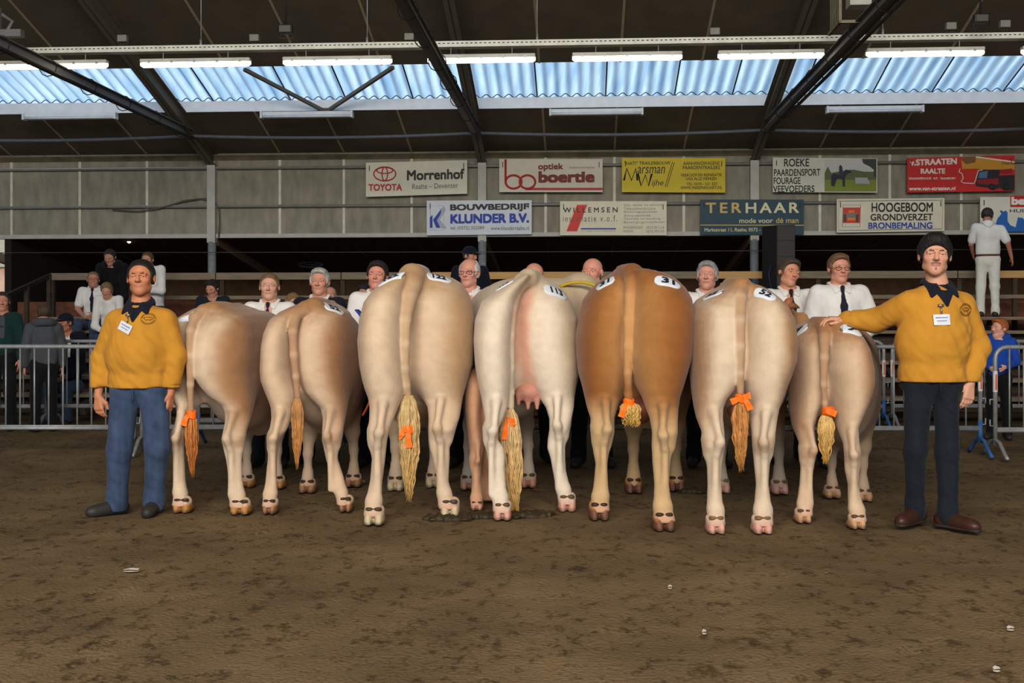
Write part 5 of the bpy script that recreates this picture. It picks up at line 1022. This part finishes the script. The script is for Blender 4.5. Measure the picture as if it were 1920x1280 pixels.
    # collar
    if collar:
        nk = j['neck']; nv = collar == 'navy'; cv = []; cf = []; AN = np.linspace(-2.72, 2.72, 41)
        for a_ in AN:
            dr_ = R@np.array([math.sin(a_), math.cos(a_), 0]); f_ = (1-math.cos(a_))/2; aa = abs(a_)
            T_ = nk+R@np.array([.066*s*math.sin(a_), .008*s+.062*s*math.cos(a_), (.050-.058*f_)*s])
            sx_ = 1 if a_ > 0 else -1; lowz = -.098 if nv else -.080; tipx = .090 if nv else .064
            def side_(q): 
                o_ = nk+R@np.array([.098*s*math.sin(q), .008*s+.092*s*math.cos(q), 0]); h = gb.ray_cast(Vector(o_+upv_(.25*s)), Vector((0, 0, -1)), .4*s)
                return np.array([o_[0], o_[1], h[0].z+.012*s]) if h[0] is not None else o_+upv_(-.01*s)
            if aa <= 1.62: O_ = side_(a_)
            else:
                S0 = side_(sx_*1.62); l0 = (S0-nk)@R/s
                if aa < 2.25: w_ = (aa-1.62)/.63; x_, z_ = mix(l0[0], sx_*tipx, w_), mix(l0[2], lowz, w_)
                else: w_ = (aa-2.25)/.47; x_, z_ = sx_*mix(tipx, .022, w_), mix(lowz, -.050, w_)
                O_ = onchest(x_, z_, .010)[0]
                if aa < 1.95: O_ = mix(S0, O_, ss(1.62, 1.95, aa))
            cl_ = [T_-upv_(.03*s)-dr_*.004*s, T_]
            for w_ in (.2, .4, .6, .8, 1.):
                p_ = mix(T_, O_, w_)+(dr_*.010*s+upv_(.008*s))*4*w_*(1-w_)
                if aa > 1.2:
                    h = gb.ray_cast(Vector(p_+fwd*.5), Vector(-fwd), .6)
                    if h[0] is not None and (np.array(h[0])-p_)@fwd > -.008*s: p_ = np.array(h[0])+fwd*.009*s
                h = gb.ray_cast(Vector(p_+upv_(.3*s)), Vector((0, 0, -1)), .35*s)
                if h[0] is not None and h[0].z > p_[2]-.008*s and h[0].z < p_[2]+.06*s: p_ = np.array([p_[0], p_[1], h[0].z+.009*s])
                cl_.append(p_)
            cv += cl_
        for i in range(len(AN)-1):
            for q_ in range(6): k = i*7+q_; cf.append((k, k+1, k+8, k+7))
        co_ = obj('collar', (np.array(cv), cf), CL[collar], t); sm_ = co_.modifiers.new('thickness', 'SOLIDIFY'); sm_.thickness = .005*s; sm_.offset = 1
    if collar == 'navy':
        Fc = Fld(j['neck']-.2*s, j['neck']+.2*s, .007); Fc.frame(j['neck'], R, s); Fc.ell((0, .004, -.052), (.098, .094, .062), .01); Fc.ell((0, -.05, -.075), (.06, .058, .05), .03); iv, if_ = Fc.surf(); obj('polo_shirt', (iv, if_), CL['navy'], t)
        patch([(-.062, -.035), (0, -.05), (.062, -.035), (.05, -.07), (.006, -.145), (-.006, -.145), (-.05, -.07)], .004, .006, 'neck_opening', CL['navy']); patch([(-.004, -.05), (.004, -.05), (.004, -.13), (-.004, -.13)], .010, .002, 'placket', CL['black'])
    if tie:
        Fc = Fld(j['neck']-.5*s, j['neck']+.2*s, max(.006, res*.55)); a = onchest(0, -.035, .012)[0]; Fc.chain([a+upv*.012*s, a-upv*.014*s], [.020*s, .013*s], .01, fl=(1, .6, 1)); q1 = onchest(0, -.18, .008)[0]; q2 = onchest(.004, -.36, .008)[0]; Fc.chain([a-upv*.012*s, q1], [.013*s, .028*s], .01, fl=(1, .35, 1)); Fc.chain([q1, q2], [.028*s, .034*s], .01, fl=(1, .35, 1)); cv, cf = Fc.surf(); to = obj('tie', (cv, cf), CL['tie'], t)
    if hood:
        Fc = Fld(j['neck']-.3*s, j['neck']+.25*s, .01); nk = j['neck']; Fc.chain([nk+R@np.array([.11*math.sin(a), .03+.085*math.cos(a), .0+.02*math.cos(a)])*s for a in np.linspace(-2.4, 2.4, 9)], [.05*s]*9, .03); cv, cf = Fc.surf(); obj('hood', (cv, cf), CL[top], t)
    ctx = dict(t=t, j=j, s=s, onchest=onchest, patch=patch, R=R, hc=hc, go=go)
    if extra: extra(ctx)
    return ctx
def badge_and_crest(c, bx, bz, cx, cz_, tilt=0.):
    q = lambda x, z: (bx+x*math.cos(tilt)-z*math.sin(tilt), bz+x*math.sin(tilt)+z*math.cos(tilt))
    s, t, oc = c['s'], c['t'], c['onchest']
    b = c['patch']([q(-.048, -.032), q(.048, -.032), q(.048, .032), q(-.048, .032)], .012, .002, 'name_badge', M_badge)
    c['patch']([q(-.036, .010), q(.034, .010), q(.034, .016), q(-.036, .016)], .0145, .0008, 'printed_line', mat('grey_print', (120, 128, 160), .6), b); c['patch']([q(-.030, -.008), q(.028, -.008), q(.028, -.004), q(-.030, -.004)], .0145, .0008, 'printed_line', mat('grey_print'), b)
    m = MB(); a = oc(*q(.0, .034), .014)[0]; e = oc(q(.0, .034)[0], bz+.085, .012)[0]; m.tube([tuple(a), tuple((a+e)/2+np.array([0, -.006, 0])), tuple(e)], .004*s, 6); m.tube([tuple(e+np.array([-.016*s, -.003, 0])), tuple(e+np.array([.016*s, -.003, 0]))], .008*s, 8); obj('badge_clip', m(), M_metal, b)
    for rr, w in ((.045, .0010),):
        m = MB(); m.tube([tuple(oc(cx+rr*math.cos(a), cz_+rr*.86*math.sin(a), .003)[0]) for a in np.linspace(0, 6.283, 30)[:-1]], w*s, 5, closed=True); cr = obj('crest', m(), mat('brown_print', (84, 62, 30), .8), t)
    m = MB(); k = MB()
    for a in np.linspace(.25, 2.9, 13): p_ = oc(cx+.038*math.cos(a), cz_+.032*math.sin(a), .004)[0]; m.box(p_[0]-.0018*s, p_[0]+.0018*s, p_[1]-.002, p_[1]+.002, p_[2]-.0032*s, p_[2]+.0032*s)
    for a in np.linspace(3.5, 5.9, 11): p_ = oc(cx+.038*math.cos(a), cz_+.032*math.sin(a), .004)[0]; m.box(p_[0]-.0018*s, p_[0]+.0018*s, p_[1]-.002, p_[1]+.002, p_[2]-.0032*s, p_[2]+.0032*s)
    o1 = obj('crest_ring_text', m(), mat('brown_print'), cr, kind='stuff', smooth=False)
    k.tube([tuple(oc(cx+x, cz_+z, .004)[0]) for x, z in ((-.028, .002), (-.02, .012), (.0, .010), (.014, .012), (.028, .006), (.026, -.004), (.016, -.002), (.016, -.014), (.010, -.006), (-.008, -.006), (-.014, -.014), (-.016, -.002), (-.028, .002))], .0014*s, 5); obj('crest_bull', k(), mat('brown_print'), cr)
# the two men in mustard sweatshirts
dl = 7.52; kx = lambda px, d=dl: (px-960)/FPX*d; kz = lambda py, d=dl: HC-(py-HY)/FPX*d
def loc(px, py, d, bx, by): return (kx(px, d)-bx, d-by, kz(py, d))
def PJ(spec, bx, by, H): 
    s = H/1.8; return {k: tuple(np.array(loc(p[0], p[1], by+p[2], bx, by))/s) for k, p in spec.items()}
bx = kx(261)
JL = PJ(dict(pelvis=(260, 712, .0), waist=(261, 672, -.01), chest=(263, 620, .0), neck=(264, 564, .02), head=(264, 521, -.01), sL=(220, 604, .01), eL=(192, 672, .04), wL=(184, 742, -.0), sR=(309, 602, .01), eR=(329, 668, .02), wR=(319, 738, .0), hL=(236, 722, 0), kL=(224, 842, -.02), aL=(219, 939, .02), hR=(288, 722, 0), kR=(295, 838, -.03), aR=(289, 938, .02)), bx, dl, 1.73)
person('person in mustard yellow sweatshirt, blue jeans and name badge standing at the left end', (bx, dl, 0), 1.73, JL, look=(.10, .0, -.03), skin=(190, 124, 88), hair='short', haircol=(30, 24, 22), top='yellow', legs='jeans', collar='navy', sweater=True, build=1.12, res=.011, fres=.0042, beard=.12, wrinkle=True, legw=1.1, group='men in mustard sweatshirts', hands=dict(wL=dict(d=(.06, -.08, -1), n=(.45, 1, 0), s=(1, -.45, 0), curl=.6), wR=dict(d=(.0, -.05, -1), n=(-1, .3, 0), s=(-.35, -1, 0), curl=.5)), shoe_dir=dict(L=(-.85, -.75, 0), R=(.05, -1, 0)), extra=lambda c: badge_and_crest(c, -.050, -.185, .095, -.125, -.45), hs=1.02)
dr = 7.0; bx = kx(1747, dr)
JR = PJ(dict(pelvis=(1748, 698, .0), waist=(1750, 650, -.01), chest=(1753, 590, .0), neck=(1757, 530, .02), head=(1753, 479, -.02), sL=(1703, 572, .02), eL=(1643, 601, .20), wL=(1583, 599, .26), sR=(1804, 574, .02), eR=(1833, 650, .05), wR=(1819, 718, -.03), hL=(1722, 712, 0), kL=(1716, 842, -.03), aL=(1717, 953, .06), hR=(1774, 712, 0), kR=(1777, 846, -.03), aR=(1777, 961, -.05)), bx, dr, 1.85)
person('person in mustard yellow sweatshirt at the right, one hand on the small cow', (bx, dr, 0), 1.85, JR, look=(-.26, .03, .04), skin=(204, 150, 122), hair='thick', haircol=(26, 22, 22), hline=-.010, top='yellow', legs='djeans', shoes=M_shoer, collar='navy', sweater=True, build=1.10, res=.011, fres=.0042, mous=True, wrinkle=True, legw=.89, group='men in mustard sweatshirts', hands=dict(wL=dict(d=(-1, .05, .12), n=(0, .1, -1), s=(.15, -1, -.1), f=(.85, .75, .7, .6)), wR=dict(d=(-.14, -.12, -1), n=(-.35, 1, 0), s=(-1, -.35, 0), curl=.55)), shoe_dir=dict(L=(-.8, -.75, 0), R=(.6, -.9, 0)), extra=lambda c: badge_and_crest(c, -.040, -.225, .130, -.165, .03))
# handlers standing at the cattle's heads
DH = 10.0
def hx(px, d=DH): return (px-960)/FPX*d
def HT(py, d=DH): return HC-(py-HY)/FPX*d
HG = 'handlers behind the cattle'
person('young person with short fair hair, white shirt and dark tie behind the leftmost cow', (hx(505), DH, 0), HT(512), look=(.08, .05, 0), skin=(206, 154, 130), hair='short', haircol=(116, 88, 62), tie=True, collar='shirt', build=1.0, group=HG, legs='trousers', hs=1.0)
person('person with spiky grey hair and dark jacket behind the second cow', (hx(599, 10.32), 10.32, 0), HT(503, 10.32), look=(-.05, .06, 0), skin=(200, 142, 118), hair='brush', haircol=(168, 164, 156), brow=(120, 110, 100), top='navy', collar='shirt', group=HG)
person('smiling person with dark wavy hair and white shirt peeking over the largest cow', (hx(707), DH, 0), HT(490), look=(-.06, .0, .05), skin=(206, 140, 116), hair='full', haircol=(40, 32, 28), collar='shirt', group=HG)
person('person with white hair and glasses looking left behind the largest cow', (hx(879), DH, 0), HT(484), look=(-.32, .06, 0), skin=(210, 146, 124), hair='balding', haircol=(196, 192, 186), glasses=True, collar='shirt', group=HG)
person('bald person half hidden behind the whitest cow', (hx(1002, 10.32), 10.32, 0), HT(493, 10.32), look=(.1, .25, 0), skin=(214, 146, 122), hair='none', brow=(120, 90, 70), glasses=True, collar='shirt', group=HG)
person('bald person looking left above the pale cow head', (hx(1110), DH, 0), HT(483), look=(-.38, .03, .0), skin=(212, 146, 122), hair='none', haircol=(110, 88, 74), collar='shirt', group=HG)
person('person with grey hair and open white collar left of the square standing cow', (hx(1326), DH, 0), HT(490), look=(-.28, .0, .0), skin=(206, 146, 124), hair='full', haircol=(150, 148, 144), brow=(140, 136, 130), collar='shirt', group=HG)
person('person with brown tousled hair and buttoned white collar beside the loudspeaker', (hx(1480, 10.32), 10.32, 0), HT(485, 10.32), look=(.28, .05, .22), skin=(206, 142, 112), hair='full', haircol=(74, 58, 44), collar='shirt', tie=True, group=HG)
person('person with glasses, white shirt and striped dark tie left of the tall man', (hx(1574), DH, 0), HT(476), look=(.04, .06, .0), skin=(208, 144, 120), hair='brush', haircol=(112, 82, 58), glasses=True, tie=True, collar='shirt', build=1.15, group=HG, J=dict(eR=(.31, .02, 1.19), wR=(.15, -.16, 1.12)), hands=dict(wR=dict(d=(-1, -.4, -.1), n=(0, 0, -1), s=(0, -1, .2), curl=.6)))
# spectators
SG = 'spectators on the stand'
def row(i, off=0.): v, z = ROWS[i]; return v+off, z
def seat(px, i, off=0.):
    v, z = row(i, off); u = wp(px, 560, v)[0]; b = B(u, v, 0); return (b[0], b[1], 0), z
def sitter(label, px, i, ptop, lean=.1, J=None, **k):
    b, z = seat(px, i); H = k.pop('H', 1.74); sJ = SIT(z/(H/1.8), lean); d = b[1]; zt = HC-(ptop-HY)/FPX*(d); sJ.update({a: q for a, q in (J(z/(H/1.8)) if J else {}).items()})
    cur = sJ['head'][2]*H/1.8+.125*H/1.8; dz = (zt-cur)/(H/1.8)
    for a in ('waist', 'chest', 'neck', 'head', 'sL', 'sR'): q = sJ[a]; sJ[a] = (q[0], q[1], q[2]+dz*(.4 if a == 'waist' else .75 if a == 'chest' else 1))
    return person(label, b, H, sJ, group=SG, **k)
sitter('seated person with fair hair, white shirt and dark tie at the upper left', 180, 4, 510, .06, look=(.35, .0, .0), skin=(190, 130, 104), hair='short', haircol=(120, 96, 70), beard=.25, tie=True, collar='shirt', sleeves='short', legs='jeans', glasses=True)
sitter('person in black hooded top bent over a phone, top row at the left', 219, 5, 470, .22, look=(-.05, .5, 0), skin=(186, 130, 106), hair='short', haircol=(44, 36, 30), top='black', legs='djeans', hood=True)
sitter('person in white shirt with arms folded on the knees behind the left man', 290, 5, 475, .26, look=(-.1, .2, 0), skin=(192, 136, 112), hair='short', haircol=(90, 66, 46), top='shirt', sleeves='long', legs='jeans', J=lambda z: dict(wL=(.06, -.36, z+.42), eL=(-.16, -.34, z+.42), wR=(-.06, -.40, z+.44), eR=(.22, -.34, z+.42)))
sitter('small fair haired person in white looking down, left of the left man', 212, 3, 532, .22, H=1.5, look=(.15, .5, 0), skin=(196, 142, 116), hair='long', haircol=(120, 96, 66), top='shirt', legs='jeans')
d = 13.15; person('person seen from behind in a grey hooded coat at the left', (hx(82, d), d, 0), HT(571, d)/1.0, yaw=math.pi+.5, hair='full', haircol=(72, 56, 44), top='grey', legs='black', hood=True, group=SG, build=1.15, skin=(190, 136, 110))
sitter('person in navy vest and dark cap sitting behind the left barrier', 131, 0, 588, .1, look=(-.45, .1, 0), skin=(186, 118, 94), hair='short', haircol=(60, 50, 44), top='navy', vest='shirt', cap='navy', legs='jeans')
d = 13.3; person('person in grey and dark green jacket cut by the left edge', (hx(4, d), d, 0), HT(547, d), look=(.4, .1, 0), skin=(190, 130, 106), hair='short', haircol=(52, 42, 36), top='green', vest='grey', legs='black', group=SG)
sitter('dark haired person in dark jacket looking down behind the leftmost cow', 403, 3, 526, .1, look=(-.3, .45, 0), skin=(198, 140, 112), hair='full', haircol=(34, 28, 26), top='darkjacket', legs='black')
sitter('person with curly fair hair between the boy and the grey haired man', 554, 2, 552, .1, look=(.5, .2, 0), skin=(200, 142, 114), hair='curly', haircol=(140, 112, 72), top='darkjacket', legs='black')
sitter('pink faced person peeking from behind the grey haired man', 622, 3, 538, .1, look=(.2, .0, 0), skin=(212, 146, 124), hair='balding', haircol=(150, 140, 130), top='navy', legs='black')
sitter('dark haired person in navy bent behind the smiling man', 688, 2, 534, .15, look=(-.5, .3, 0), skin=(196, 138, 112), hair='full', haircol=(40, 34, 30), top='navy', legs='black')
b, z = seat(882, 1, .0); d = b[1]; person('person in navy jacket and dark cap standing behind the man with glasses', (b[0], d, z), HT(463, d)-z, look=(.75, .15, 0), yaw=.2, skin=(196, 134, 108), hair='short', haircol=(60, 50, 44), top='navy', legs='black', cap='navy', group=SG, build=1.2)
v5, z5 = ROWS[5]; b = B(wp(1852, 590, -1.2)[0], -1.2, z5); d = b[1]
person('person all in white walking along the top of the stand, seen from behind', b, HT(388, d)-z5, dict(sL=(-.19, .02, 1.42), eL=(-.25, -.06, 1.2), wL=(-.22, -.22, 1.06), eR=(.30, .04, 1.20), wR=(.37, -.05, .97), head=(-.02, -.03, 1.66), kL=(-.11, -.06, .5), aL=(-.10, -.02, .09), kR=(.10, .02, .5), aR=(.12, .10, .09)) and dict(sL=(-.19, .02, 1.42), eL=(-.30, .04, 1.20), wL=(-.36, -.05, .97), eR=(.25, -.06, 1.2), wR=(.22, -.22, 1.06), head=(0, -.03, 1.66)), yaw=math.pi-.35, look=(-.3, .15, 0), skin=(186, 122, 94), hair='short', haircol=(52, 46, 42), top='shirt', sleeves='short', collar='shirt', legs='white', shoes=M_shoeb, group=SG, build=1.12, extra=lambda c: obj('belt', (lambda q, s: MB().tube([tuple(q+np.array([.160*1.12*s*math.cos(a), .115*1.12*s*math.sin(a), .0])) for a in np.linspace(0, 6.283, 28)[:-1]], .019*s, 6, closed=True)())(c['j']['pelvis']+np.array([0, 0, .055]), c['s']), M_belt, c['t']))
d = 12.3; person('red haired child in a blue hoodie looking left behind the right barrier', (hx(1873, d), d, 0), HT(600, d), yaw=-.5, look=(-.7, .0, 0), skin=(220, 160, 138), hair='full', haircol=(160, 88, 44), top='blue', legs='black', hood=True, group=SG, hs=1.18, build=1.0, J=dict(eR=(.24, -.02, 1.17), wR=(.12, -.25, 1.1), wL=(-.10, -.28, 1.08)))

# blue cloth band with orange edge over the second cow, halter and horns
A2, L2, H2 = c2[1], c2[2], c2[3]
def band(al, wd_, off, a0, a1, drop=None):
    m = MB(); n = 22; V = []
    for k in range(n+1):
        a = mix(a0, a1, k/n); r = (.315+off, .335*H2+off)
        for q in (0, 1): V.append(tuple(A2(al+q*wd_, r[0]*math.cos(a), .665*H2+r[1]*math.sin(a)))); V.append(tuple(A2(al+q*wd_, (r[0]+.012)*math.cos(a), .665*H2+(r[1]+.012)*math.sin(a))))
    F_ = []
    for k in range(n):
        i = k*4; F_ += [(i, i+4, i+6, i+2), (i+1, i+3, i+7, i+5), (i, i+1, i+5, i+4), (i+2, i+6, i+7, i+3)]
    return np.array(V), F_
bz = obj('cloth_band', band(.80, .22, .045, -.75, .95), mat('royal_blue_cloth', (36, 62, 160), .8, var=.1), label='royal blue cloth band with orange edge wrapped over the second cow', cat='cloth band')
obj('edging', band(.785, .018, .047, -.75, -.02), M_rib, bz)
h4 = np.array(P(1088, 548, 8.95)); rp = MB(); rp.tube([tuple(P(1050+k*6.6, 531+8*((k-5.5)/5.5)**2*(1 if k < 6 else 1.15)-2, 8.70)) for k in range(12)], .012, 8)
obj('halter_rope', rp(), mat('yellow_rope', (190, 160, 40), .8), c4[0])
for nm, pts, rs, cc in (('ear', [(1474, 574), (1480, 564), (1487, 557)], [.035, .03, .004], (150, 96, 60)), ('horn', [(1478, 573), (1489, 573), (1499, 577)], [.03, .024, .005], (120, 80, 44))):
    obj(nm, MB().tube([tuple(P(x, y, 8.35)) for x, y in pts], rs, 10)(), mat('brown_'+nm, cc, .6), c6[0])
